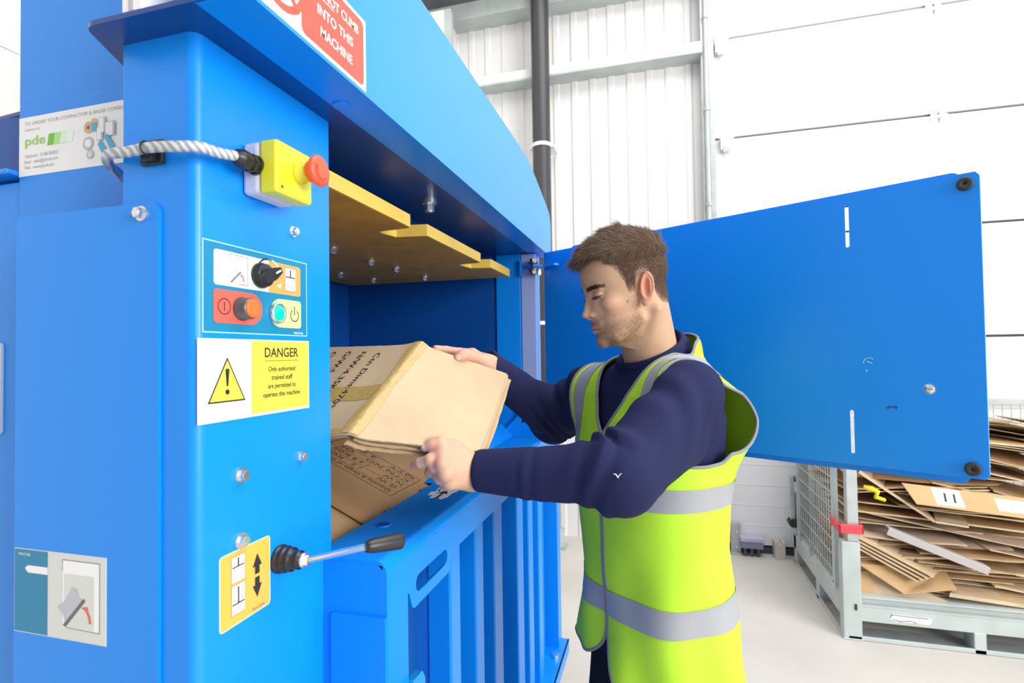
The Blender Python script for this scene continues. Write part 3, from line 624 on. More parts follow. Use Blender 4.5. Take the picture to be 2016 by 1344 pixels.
# tape along the crease, across the seam and at the near edge
def strip(f,n,m,name,parent,lift=.0006,jag=0,seed=0):
    rnd=random.Random(seed); nv_=nrm(np.cross(cA-cC,cD-cC)); vs=[];fs=[]
    for i in range(n+1):
        pm=[f(i/n,k/6) for k in range(7)]
        for k,p in enumerate(pm): vs.append(p+nv_*(lift+rnd.uniform(0,jag)))
    for i in range(n):
        for k in range(6): a=i*7+k; fs.append((a,a+1,a+8,a+7))
    mb=MB(); mb.add(vs,fs,m,True); return mb.build(name,parent)
tp=strip(lambda t,s:held_surface((-.030-.008*math.sin(t*9))*(1-s)+(.060+.012*math.sin(t*7+1))*s,t*.995+.003),70,TAPE,'packing_tape',hc,.0014,.0014,3)
strip(lambda t,s:held_surface(-.36*(1-t)-.03*t,.50*(1-s)+.345*s),14,TAPE,'cross_tape',hc,.0008,.0004,4)
strip(lambda t,s:held_surface(-.6*(1-t)-.0*t,(.085-.03*t)*(1-s)+.002*s),14,TAPE,'edge_tape',hc,.0008,.0004,4)
# printing on the inner panel: reads from the far edge to the near edge
def surf_text(body,u0,v0,h,length,m,name,parent,du=0):
    vs,fs=text_geo(body,False); mn,mx=vs.min(0),vs.max(0); k=length/(mx[0]-mn[0]); nv_=nrm(np.cross(-WL,cD-cC)); P=[]
    if nv_[2]<0: nv_=-nv_
    Lv=np.linalg.norm(cD-cC); Lu=np.linalg.norm(WL)
    for v in vs:
        a=(v[0]-mn[0])*k; b_=v[1]*h/.7; P.append(held_surface(u0+b_/Lu,v0-a/Lv)+nv_*.0011)
    mb=MB(); mb.add(P,fs,m); return mb
pm=surf_text('Ctn Dims:470*470*280mm',-.185,.90,.0115,.30,INK,'p',ip)
for bd,u0,v0,ln in (('N/W:4.35KGS',-.262,.92,.150),('G/W:5.25KGS',-.338,.93,.150),('Qty:1PCS',-.414,.93,.105)):
    surf_text(bd,u0,v0,.0115,ln,INK,'p',ip).build('printed_line',hc)
pm.build('printed_line',hc)
# three more cartons held underneath
for k,(sh,off,sd) in enumerate((((.006,-.002),.0070,11),((.011,.001),.0140,12),((.016,-.004),.0205,13))):
    o=panel(.0 if k else .01,1,14,12,.0036,off,(KR1,KR2,KR1)[k],(KRED,KRE,KRED)[k],'flat_carton',None,sh,jag=.0010,seed=sd)
    tag(o,('flat brown cardboard sheet held directly under the topmost carton','flat brown cardboard sheet in the middle of the held bundle','lowest flat brown cardboard sheet of the held bundle, over the gate')[k],'cardboard','cartons held in the bundle')
# crumpled layer visible at the near-left corner
o=panel(.0,.80,30,3,.003,.0255,KR2,KRE,'crumpled_carton',None,(.0,.004),v0=0,v1=.5,jag=.0010,seed=21); tag(o,'crumpled torn carton flap curling under the near edge of the held bundle','cardboard','cartons held in the bundle')
# carton lying in the chamber
kz=.45
def cp_(x,y,l=0): return np.array([x,y,1.1725+kz*(-.535-x)+l])
def lowsheet(x0,x1,y0,y1,name,lift=0,m=KR2,sag=.0):
    vs=[];n=10
    for j in range(n+1):
        for i in range(n+1):
            x=x0+(x1-x0)*i/n; y=y0+(y1-y0)*j/n; vs.append(cp_(x,y,lift+sag*math.sin(3*x*9+y*5)))
    K=len(vs); vs+= [v-np.array([0,0,.004]) for v in vs]; fs=[]
    for j in range(n):
        for i in range(n): a=j*(n+1)+i; fs.append((a,a+1,a+n+2,a+n+1)); fs.append((K+a,K+a+n+1,K+a+n+2,K+a+1))
    ring=[i for i in range(n+1)]+[j*(n+1)+n for j in range(1,n+1)]+[n*(n+1)+i for i in range(n-1,-1,-1)]+[j*(n+1) for j in range(n-1,0,-1)]
    for a,b_ in zip(ring,ring[1:]+ring[:1]): fs.append((a,K+a,K+b_,b_))
    mb=MB(); mb.add(vs,fs,m,True); return mb
low=lowsheet(-.86,-.537,.905,1.36,'x',0,KR3)
cr=thing('loaded_carton','dark brown carton with a printed table lying in the machine behind the gate','carton',tuple(cp_(-.6,1.1)))
low.build('panel',cr)
s=Sign(cp_(-.7,1.1,.0006),nrm((-1,0,kz)),(0,-1,0),nrm((kz,0,1)),.00002)
# table: text reads mirrored-free from the right side
FI=mat('faded_print',(0.17,0.095,0.05),rough=.8)
T=Sign(cp_(-.574,1.205,.0008),nrm((-1,0,kz)),(0,-1,0),nrm((kz,0,1)),.0)
tw=.235;th_=.150
T.line([(0,0),(tw,0),(tw,th_),(0,th_),(0,0)],.0014,FI)
for q in (.03,.06,.09,.12): T.line([(0,q),(tw,q)],.0010,FI)
for i,tt in enumerate(('QTY    2 PCS','CTN NO    OF','N.W      / 2.9 KGS','G.W      / 2   KGS','Quantity & Origin of Goods')):
    T.text(tt,.012,.007+.03*i,.014,FI,.20)
T.build('printed_table',cr)
for (x,y) in ((-.548,.985),(-.549,1.155)):
    b=MB()
    for k in range(7):
        a=cp_(x+.004*math.sin(k*2),y-.017+k*.005,.0012); b.add([a,a+np.array([.006,.001,-.001]),a+np.array([.007,.006,-.002]),a+np.array([.001,.006,.001])],[(0,1,2,3)],KRED if k%2 else INK)
    b.build('torn_slot',cr)
sm=lowsheet(-.80,-.537,.66,.915,'x',-.006,KR2); o=sm.build('loaded_carton_flap'); tag(o,'lighter brown carton flap lying lowest left in the machine, behind the gate','cardboard')

# ============================================================ PALLET CAGE
CX0,CX1,CY0,CY1=.895,2.55,3.12,4.16
cage=thing('pallet_cage','pale grey steel pallet cage with mesh sides, full of flattened cardboard, by the shutter','pallet cage',(CX0,CY0,0))
def cb(a,b_,name,m=PAINTG,bev=.003,par=cage): mb=MB(); mb.box(a,b_,m); return mb.build(name,par,bevel=bev)
for (x,y) in ((CX0,CY0),(CX1-.07,CY0),(CX0,CY1-.06),(CX1-.07,CY1-.06)):
    mb=MB(); mb.box((x,y,0.0),(x+.085,y+.06,.50),PAINTG); mb.box((x-.004,y-.004,.0),(x+.092,y+.064,.008),PAINTG); ps=mb.build('corner_post',cage,bevel=.004)
    mb=MB(); mb.box((x+.030,y+.008,.50),(x+.083,y+.052,1.15),GALV); mb.build('upper_tube',ps,bevel=.004)
    if x<1 and y<3.5:
        mb=MB(); mb.box((x+.052,y-.006,.155),(x+.062,y-.003,.185),INK); mb.build('slot',ps)
mb=MB(); mb.box((CX0+.08,CY0+.006,.098),(CX1,CY0+.012,.175),PAINTG); mb.box((CX0+.08,CY0+.006,.17),(CX1,CY0+.05,.176),PAINTG); mb.box((CX0+.08,CY0+.044,.17),(CX1,CY0+.05,.215),PAINTG); mb.box((CX0+.08,CY0+.02,.210),(CX1,CY0+.10,.216),PAINTG)
fr=mb.build('front_rail',cage,bevel=.002)
mb=MB(); pl_=on(1,CY0,1755,1222); s=Sign((1.10,CY0+.006,.115),(1,0,0),(0,0,1),(0,-1,0),.0003)
s.base([(0,.01),(.02,.035),(.19,.03),(.18,.0),(.03,.0)],WHITE); s.line([(.008,.012),(.012,.03),(.17,.027)],.004,DGREY); s.line([(.02,.008),(.05,.002),(.09,.008),(.12,.002)],.004,DGREY); s.line([(.03,.018),(.15,.015)],.003,PGREY); s.build('worn_label',fr)
cb((CX0+.02,CY0+.0,0.0),(CX1,CY0+.012,.022),'bottom_rail'); cb((CX0+.02,CY0+.0,0.0),(CX1,CY0+.14,.006),'bottom_plate',GALV)
for xx in (1.46,2.0): cb((xx,CY0,.0),(xx+.05,CY0+.10,.10),'foot')
# left side frame
cb((CX0,CY0+.06,.105),(CX0+.012,CY1,.20),'side_rail'); cb((CX0,CY0+.06,0.0),(CX0+.012,CY1,.018),'side_bottom_rail'); cb((CX0,3.56,.0),(CX0+.09,3.62,.105),'foot')
cb((CX0+.01,CY0+.06,.20),(CX0+.03,CY1,.225),'side_ledge')
for yy in (3.235,4.02,3.30): cb((CX0-.004 if yy!=3.30 else CX0+.01,yy,.17 if yy<4 else .12),(CX0+.022,yy+.022,1.12),'side_upright')
cb((CX0,CY0+.1,1.09),(CX0+.025,CY1,1.12),'side_top_rail')
def mesh_panel(name,fn,L,z0,z1,dx,dz,r=.0022):
    mb=MB(); n=int(L/dx)
    for i in range(n+1): a=fn(i*dx,z0);c=fn(i*dx,z1); mb.tube([a,c],r,PAINTG,6,False)
    k=int((z1-z0)/dz)
    for j in range(k+1): a=fn(0,z0+j*dz);c=fn(n*dx,z0+j*dz); mb.tube([a,c],r,PAINTG,6,False)
    return mb.build(name,cage)
mesh_panel('side_mesh',lambda s_,z:np.array([CX0+.014,3.33+s_,z]),.70,.19,1.10,.046,.085,.0028)
mesh_panel('rear_mesh',lambda s_,z:np.array([CX0+.09+s_,CY1-.03,z]),1.45,.2,1.13,.0475,.075)
mesh_panel('right_mesh',lambda s_,z:np.array([CX1-.03,CY0+.08+s_,z]),.95,.2,1.13,.0475,.075)
cb((CX0+.03,CY1-.04,1.125),(CX1,CY1-.01,1.165),'rear_top_rail')
cb((CX0+.0,CY0+.05,.20),(CX1-.0,CY1-.02,.212),'floor_plate')
PC=mat('red_plastic_clip',(0.78,0.06,0.075),rough=.45)
mb=MB(); mb.box((CX0-.012,CY0-.012,.545),(CX0+.100,CY0+.0,.592),PC); mb.box((CX0-.012,CY0-.012,.545),(CX0-.0,CY0+.14,.592),PC); mb.box((CX0+.088,CY0-.012,.545),(CX0+.10,CY0+.06,.592),PC); mb.build('red_clip',cage,bevel=.005,seg=3)
mb=MB(); mb.box((CX0-.035,4.06,.28),(CX0-.012,4.11,.62),GALV); mb.cyl((CX0-.02,4.05,.30),(CX0-.02,4.12,.30),.03,RUBBER,16); mb.cyl((CX0-.012,4.08,.60),(CX0+.02,4.08,.60),.02,DSTEEL,12); mb.build('latch',cage,bevel=.002)
for yy in (3.72,3.98): mb=MB(); mb.tube([np.array([CX0-.004,yy+.016*math.cos(a),.24+.03*math.sin(a)]) for a in np.linspace(0,2*math.pi,17)],.004,GALV,8); mb.build('ring',cage)
# sheets: laid one on the other
rnd=random.Random(7)
gx0,gx1,gy0,gy1=CX0+.075,CX1-.075,CY0+.075,CY1-.06
NX,NY=46,30
Hm=np.full((NX,NY),.222)
GX=np.linspace(gx0,gx1,NX);GY=np.linspace(gy0,gy1,NY)
gxx,gyy=np.meshgrid(GX,GY,indexing='ij')
SHM=[KR1,KR2,KR2,KR3,KR1,KR4]
def sheet_mesh(w,d,th,bend,fold,m,me,sd,jag=.002):
    r_=random.Random(sd); nu,nv=12,8; top=[]
    ph=[r_.uniform(0,6.28) for _ in range(3)]
    for j in range(nv+1):
        for i in range(nu+1):
            u=i/nu-.5; v=j/nv-.5; z=bend*(4*u*u-.3)+.004*math.sin(5*u+ph[0])*math.cos(4*v+ph[1])
            if fold and u>fold[0]: z+=(u-fold[0])*w*fold[1]
            jx=r_.uniform(-jag,jag) if (i in (0,nu) or j in (0,nv)) else 0
            jy=r_.uniform(-jag,jag)*(2 if j==0 else 1) if (i in (0,nu) or j in (0,nv)) else 0
            top.append((u*w+jx,v*d+jy,z+th))
    n=nu+1;K=len(top);vs=top+[(p[0],p[1],p[2]-th) for p in top];fs=[];fe=[]
    for j in range(nv):
        for i in range(nu): a=j*n+i; fs.append((a,a+1,a+1+n,a+n)); fs.append((K+a,K+a+n,K+a+1+n,K+a+1))
    ring=[i for i in range(n)]+[j*n+nu for j in range(1,nv+1)]+[nv*n+i for i in range(nu-1,-1,-1)]+[j*n for j in range(nv-1,0,-1)]
    for a,b_ in zip(ring,ring[1:]+ring[:1]): fe.append((a,K+a,K+b_,b_))
    mb=MB(); mb.add(vs,fs,m,True); mb.add(vs,fe,me); return mb
nsh=0; tries=0
while nsh<190 and tries<2500:
    tries+=1
    w=rnd.uniform(.45,1.15); d=rnd.uniform(.35,.80)
    front=rnd.random()<.72
    cx=rnd.uniform(gx0+w/2,max(gx0+w/2+.01,gx1-w/2)); 
    if rnd.random()<.35: cx=gx0+w/2
    cy=(gy0+d/2+rnd.uniform(0,.07)) if front else rnd.uniform(gy0+d/2,gy1-d/2)
    rz=math.radians(rnd.uniform(-7,7)); c,s_=math.cos(rz),math.sin(rz)
    lx=(gxx-cx)*c+(gyy-cy)*s_; ly=-(gxx-cx)*s_+(gyy-cy)*c
    ins=(abs(lx)<w/2)&(abs(ly)<d/2)
    if ins.sum()<20: continue
    # footprint corners must stay inside the cage
    ok=True
    for sx in (-1,1):
        for sy in (-1,1):
            X=cx+c*sx*w/2-s_*sy*d/2; Y=cy+s_*sx*w/2+c*sy*d/2
            if not(CX0+.045<X<CX1-.04 and CY0+.068<Y<CY1-.045): ok=False
    if not ok: continue
    # tilt follows what lies below, plus a little of its own
    A_=np.c_[gxx[ins]-cx,gyy[ins]-cy,np.ones(ins.sum())]; co=np.linalg.lstsq(A_,Hm[ins],rcond=None)[0]
    tx=np.clip(co[0]*.8+rnd.gauss(-.014,.033),-.26,.12); ty=np.clip(co[1]*.8+rnd.gauss(.006,.022),-.10,.2)
    plane=tx*(gxx-cx)+ty*(gyy-cy); bend=rnd.uniform(-.006,.010); th=rnd.choice((.004,.004,.006,.008))
    off=np.percentile((Hm-plane)[ins],82)+.001+max(bend,0)*.3
    if off>1.02: continue
    fold=(rnd.uniform(.1,.35),rnd.uniform(-.02,.10)) if rnd.random()<.3 else None
    o=sheet_mesh(w,d,th,bend,fold,rnd.choice(SHM),rnd.choice((KRE,KRE,KRED,KR1)),nsh).build('flattened_carton')
    R=Matrix(((c,-s_,0),(s_,c,0),(0,0,1))); 
    sh=Matrix.Identity(4); nz=Vector((-(tx),-(ty),1)).normalized()
    ux=Vector((c,s_,tx*c+ty*s_)).normalized(); uy=nz.cross(ux)
    M4=Matrix(((ux.x,uy.x,nz.x,cx),(ux.y,uy.y,nz.y,cy),(ux.z,uy.z,nz.z,off),(0,0,0,1))); o.matrix_world=M4
    tag(o,'brown flattened cardboard sheet lying in the pile inside the pallet cage','cardboard','flattened cardboard sheets piled in the pallet cage')
    Hm[ins]=np.maximum(Hm[ins],(plane+off+th+.001)[ins]); nsh+=1
    if np.percentile(Hm,25)>.96: break
print('sheets',nsh,tries,Hm[:8,:5].mean(),Hm.mean())
# sheets and things at the front of the pile that can be told apart
def poly_sheet(pts,th,m,me,name,label,cat='cardboard',grp=None,smooth_=False):
    P=[np.array(p,float) for p in pts]; n_=nrm(np.cross(P[1]-P[0],P[-1]-P[0])); 
    mb=MB(); K=len(P); vs=P+[p-n_*th for p in P]; mb.add(vs,[tuple(range(K)),tuple(reversed(range(K,2*K)))],m); mb.add(vs,[(i,i+K,(i+1)%K+K,(i+1)%K) for i in range(K)],me)
    o=mb.build(name); 
    if label: tag(o,label,cat,grp)
    return o
YF=CY0+.07
def fp(px,py,y=YF-.004): return on(1,y,px,py)
poly_sheet([fp(1692,928),fp(1842,1026),fp(1850,1018,YF+.25),fp(1700,905,YF+.30)],.010,KR1,KRE,'flattened_carton','thick pale cardboard sheet sloping steeply down from the red-clipped cage post')
poly_sheet([fp(1842,1026),fp(1908,1036),fp(1890,1005,YF+.22),fp(1835,1000,YF+.22)],.008,KR1,KRE,'flattened_carton','small pale cardboard flap lying at the foot of the steep sheet in the cage')
WF=mat('white_foam',(0.44,0.41,0.40),rough=.6)
a=fp(1745,1052,YF-.006);c=fp(1945,1132,YF-.02); mb=MB(); dd_=nrm(c-a); up=nrm(np.cross(dd_,(0,-1,0))); up=up if up[2]>0 else -up; nn=np.cross(up,dd_)
L_=np.linalg.norm(c-a)
for (o_,su,sn) in ((np.array([0,0,0.]),.040,.006),): mb.obox((a+c)/2+up*.018,dd_,up,nn,L_,.036,.006,WF); mb.obox((a+c)/2+up*.036+nn*.0-np.array([0,-.03,0]),dd_,up,nn,L_,.006,.06,WF)
tag(mb.build('foam_channel',bevel=.002),'long white foam channel pushed diagonally into the cardboard pile','foam')
YL=CY0+.012
lb=poly_sheet([fp(1805,992,YL),fp(2060,1026,YL),fp(1775,950,YF-.004)+fp(2060,1026,YL)-fp(1805,992,YL),fp(1775,950,YF-.004)],.006,KR2,KRED,'flattened_carton','brown cardboard sheet with white labels marked 11 in the cage pile')
U_=nrm(fp(2060,1026,YL)-fp(1805,992,YL)); V_=nrm(fp(1775,950,YF-.004)-fp(1805,992,YL)); V_=nrm(V_-U_*np.dot(U_,V_)); N_=np.cross(U_,V_); N_=N_ if N_[2]>0 else -N_
P0=fp(1805,992,YL)+U_*.09+V_*.012
s=Sign(P0+N_*.0005,U_,V_,N_,.0004); s.base([(0,0),(.12,0),(.105,.085),(-.015,.085)],WHITE); s.text('11',.035,.02,.045,INK,.05,bold=True); o=s.mb.build('paper_label',None); o.parent=lb
s=Sign(P0+N_*.0005,U_,V_,N_,.0004); s.base([(.26,.01),(.40,.01),(.38,.07),(.25,.07)],WHITE); o=s.mb.build('paper_label',None); o.parent=lb
YB=mat('yellow_strap',(0.80,0.66,0.02),rough=.4)
mb=MB(); mb.tube([fp(1700,958,YF+.03),fp(1716,962,YF+.02),fp(1728,968,YF+.01),fp(1724,978,YF+.01),fp(1742,984,YF+.02)],[.012,.018,.014,.012,.010],YB,10); tag(mb.build('strap'),'crumpled yellow strap tucked between cardboard sheets near the cage post','strap')
poly_sheet([fp(1688,1185,YF-.012),fp(1737,1188,YF-.012),fp(1706,1118,YF+.05),fp(1686,1110,YF+.05)],.004,KR2,KRE,'flattened_carton','small cardboard sheet standing at bottom left of the cage against the post')
poly_sheet([fp(1735,1188,YF-.014),fp(1872,1186,YF-.014),fp(1860,1170,YF+.10),fp(1700,1115,YF+.06)],.004,KR1,KRE,'flattened_carton','tan cardboard sheet fanned out low in the cage beside the small standing sheet')
poly_sheet([fp(1690,1108,YF-.018),fp(1782,1168,YF-.018),fp(1884,1160,YF-.018),fp(1860,1120,YF+.10),fp(1690,1085,YF+.1)],.005,KR2,KRE,'flattened_carton','wide brown cardboard sheet bent down to a point low in the cage')
for i in range(4): poly_sheet([fp(1690,1058+7*i,YF-.022-.003*i),fp(1838-10*i,1136+3*i,YF-.022-.003*i),fp(1850-10*i,1118+3*i,YF+.12),fp(1700,1040+7*i,YF+.12)],.0045,KR1,KRE,'flattened_carton',('uppermost','second','third','lowest')[i]+' of four ragged cardboard sheets sloping right from the cage post','cardboard','ragged sheets below the foam channel')
poly_sheet([fp(1870,1168,YF-.020),fp(2060,1196,YF-.02),fp(2060,1178,YF+.1),fp(1880,1150,YF+.1)],.018,KR1,KRE,'flattened_carton','thick folded pale carton lying on the front rail of the pallet cage')
# ============================================================ THE MAN
f32=np.float32
def surface_nets(F, org, h):
    nx,ny,nz=F.shape; S_=(F<0)
    acc=np.zeros((nx-1,ny-1,nz-1,3),f32); cnt=np.zeros((nx-1,ny-1,nz-1),f32)
    corners=[(0,0,0),(1,0,0),(0,1,0),(1,1,0),(0,0,1),(1,0,1),(0,1,1),(1,1,1)]
    def sub(A,c): return A[c[0]:c[0]+nx-1,c[1]:c[1]+ny-1,c[2]:c[2]+nz-1]
    tot=sum(sub(S_,c).astype(np.int8) for c in corners); act=(tot>0)&(tot<8)
    idx=np.argwhere(act); ii,jj,kk=idx.T
    acc=np.zeros((len(idx),3),f32); cnt=np.zeros(len(idx),f32)
    val={c:F[ii+c[0],jj+c[1],kk+c[2]] for c in corners}
    for a in corners:
        for ax in range(3):
            if a[ax]==0:
                b_=list(a); b_[ax]=1; b_=tuple(b_)
                va,vb=val[a],val[b_]; m=(va<0)!=(vb<0)
                t=np.where(m,va/np.where(m,va-vb,1),0)
                for q in range(3): acc[:,q]+=np.where(m,a[q]+(t if q==ax else 0),0)
                cnt+=m
    V=(acc/cnt[:,None]+idx)*h+np.array(org)
    vid=-np.ones((nx-1,ny-1,nz-1),np.int64); vid[ii,jj,kk]=np.arange(len(idx))
    quads=[]
    for ax in range(3):
        A=S_; sl0=[slice(1,-1)]*3; sl1=[slice(1,-1)]*3; sl0[ax]=slice(0,-1); sl1[ax]=slice(1,None)
        s0=A[tuple(sl0)]; s1=A[tuple(sl1)]; e=np.argwhere(s0!=s1); 
        if len(e)==0: continue
        base=e.copy(); u,v=[q for q in range(3) if q!=ax]
        base[:,u]+=1; base[:,v]+=1   # grid index of the edge start
        sg=S_[base[:,0],base[:,1],base[:,2]]
        def cell(du,dv):
            c=base.copy(); c[:,u]+=du; c[:,v]+=dv; return vid[c[:,0],c[:,1],c[:,2]]
        q=np.stack([cell(-1,-1),cell(0,-1),cell(0,0),cell(-1,0)],1)
        flip=sg if ax!=1 else ~sg
        q[~flip]=q[~flip][:,::-1]; quads.append(q)
    Q=np.concatenate(quads); Q=Q[(Q>=0).all(1)]
    return V,Q
def sdf_eval(fn, lo, hi, h):
    lo=np.array(lo,float);hi=np.array(hi,float); n=np.ceil((hi-lo)/h).astype(int)+1
    F=np.empty(tuple(n),f32); ys=(lo[1]+np.arange(n[1])*h).astype(f32); zs=(lo[2]+np.arange(n[2])*h).astype(f32)
    YY,ZZ=np.meshgrid(ys,zs,indexing='ij'); step=max(1,int(400000/(n[1]*n[2])))
    for i in range(0,n[0],step):
        xs=(lo[0]+np.arange(i,min(i+step,n[0]))*h).astype(f32)
        P=np.empty((len(xs),n[1],n[2],3),f32); P[...,0]=xs[:,None,None]; P[...,1]=YY; P[...,2]=ZZ
        F[i:i+len(xs)]=fn(P.reshape(-1,3)).reshape(len(xs),n[1],n[2])
    F[0]=F[-1]=1;F[:,0]=F[:,-1]=1;F[:,:,0]=F[:,:,-1]=1
    return surface_nets(F,lo,h)
def smin(a,b_,k):
    h_=np.clip(.5+.5*(b_-a)/k,0,1); return b_+(a-b_)*h_-k*h_*(1-h_)
def smax(a,b_,k): return -smin(-a,-b_,k)
def ell(P,c,r):
    q=(P-np.array(c,f32))/np.array(r,f32); k0=np.sqrt((q*q).sum(1)); q2=q/np.array(r,f32); k1=np.sqrt((q2*q2).sum(1))+1e-9
    return k0*(k0-1)/k1
def cap(P,a,b_,ra,rb):
    a=np.array(a,f32);b_=np.array(b_,f32);ab=b_-a;t=np.clip(((P-a)@ab)/(ab@ab),0,1); d=P-a-t[:,None]*ab
    return np.sqrt((d*d).sum(1))-(ra+(rb-ra)*t)
def chain(P,pts,rs,k):
    d=None
    for i in range(len(pts)-1):
        e=cap(P,pts[i],pts[i+1],rs[i],rs[i+1]); d=e if d is None else smin(d,e,k)
    return d
_nr=np.random.RandomState(3); _NK=[( _nr.normal(size=3), _nr.uniform(0,6.28)) for _ in range(10)]
def noise(P,fr):
    s_=0
    for i,(k,ph) in enumerate(_NK): k=k/np.linalg.norm(k); s_=s_+np.sin(P@(k*fr*(1+.25*(i%4))).astype(f32)+ph)
    return s_/10**.5
def mk(name,V,Q,m,parent=None,colors=None,smooth_=True):
    me=bpy.data.meshes.new(name); me.vertices.add(len(V)); me.vertices.foreach_set('co',np.asarray(V,f32).ravel())
    k=Q.shape[1]; me.loops.add(Q.size); me.loops.foreach_set('vertex_index',Q.ravel().astype(np.int32)); me.polygons.add(len(Q))
    me.polygons.foreach_set('loop_start',np.arange(0,Q.size,k,dtype=np.int32)); me.polygons.foreach_set('loop_total',np.full(len(Q),k,np.int32))
    me.update(calc_edges=True); me.validate()
    for q in (m if isinstance(m,list) else [m]): me.materials.append(q)
    me.polygons.foreach_set('use_smooth',np.full(len(me.polygons),smooth_))
    if colors is not None:
        ca=me.color_attributes.new('Col','FLOAT_COLOR','POINT'); c4=np.ones((len(V),4),f32); c4[:,:3]=colors; ca.data.foreach_set('color',c4.ravel())
    o=bpy.data.objects.new(name,me); COL.objects.link(o)
    if parent is not None: o.parent=parent
    return o

# ---- frames (millimetre-like local units in metres)
TA=math.radians(44); TF=np.array([-math.cos(TA),-math.sin(TA),0]); TL=np.array([math.sin(TA),-math.cos(TA),0]); ZU=np.array([0,0,1.])
TC=np.array([-.018,1.205,0])
def tor(l,f,z): return TC+TL*l+TF*f+ZU*z
HA=math.radians(27); HP=math.radians(13)
hF0=np.array([-math.cos(HA),-math.sin(HA),0]); HL=np.array([math.sin(HA),-math.cos(HA),0])
HF=hF0*math.cos(HP)-ZU*math.sin(HP); HU=hF0*math.sin(HP)+ZU*math.cos(HP)
HC=at(1231,567,1.12); HS=.94
HR=np.stack([HF,HL,HU],1)  # local->world
def hloc(P): return ((P-HC.astype(f32))@HR.astype(f32)/HS).astype(f32)
def hw(f,l,u): return HC+(HF*f+HL*l+HU*u)*HS
mm=.001
# ---- head SDF in local millimetres (f,l,u)
us=np.array([-128,-120,-112,-104,-96,-88,-80,-72,-64,-56,-45,-30,-15,0,15,30,50,70,90,105,115,121],float)
fr_=np.array([ 40,  62,  78,  86,  89,  86,  87, 88, 88, 86, 83, 82, 82,84,89, 93, 92, 85, 68, 46, 22, 2],float)
bk_=np.array([ 20,  12,   5,   0,  -5, -12, -20,-28,-38,-52,-66,-78,-86,-92,-97,-100,-99,-92,-76,-54,-30,-6],float)
wd_=np.array([  8,  20,  30,  38,  44,  49,  53, 56, 58, 60, 62, 65, 67, 69, 71, 73, 75, 71, 59, 42, 24, 6],float)
def head_base(q):
    f,l,u=q[:,0],q[:,1],q[:,2]
    fr=np.interp(u,us,fr_);bk=np.interp(u,us,bk_);w=np.interp(u,us,wd_); c=(fr+bk)/2; rf=(fr-bk)/2
    x=(f-c)/rf; y=l/w; 
    ex=np.where(x>0,2.25,2.1)
    rho=(np.abs(x)**ex+np.abs(y)**ex)**(1/ex)
    d=(rho-1)*np.minimum(rf,w)*.95
    return np.maximum(d,np.maximum(u-121,-128-u))
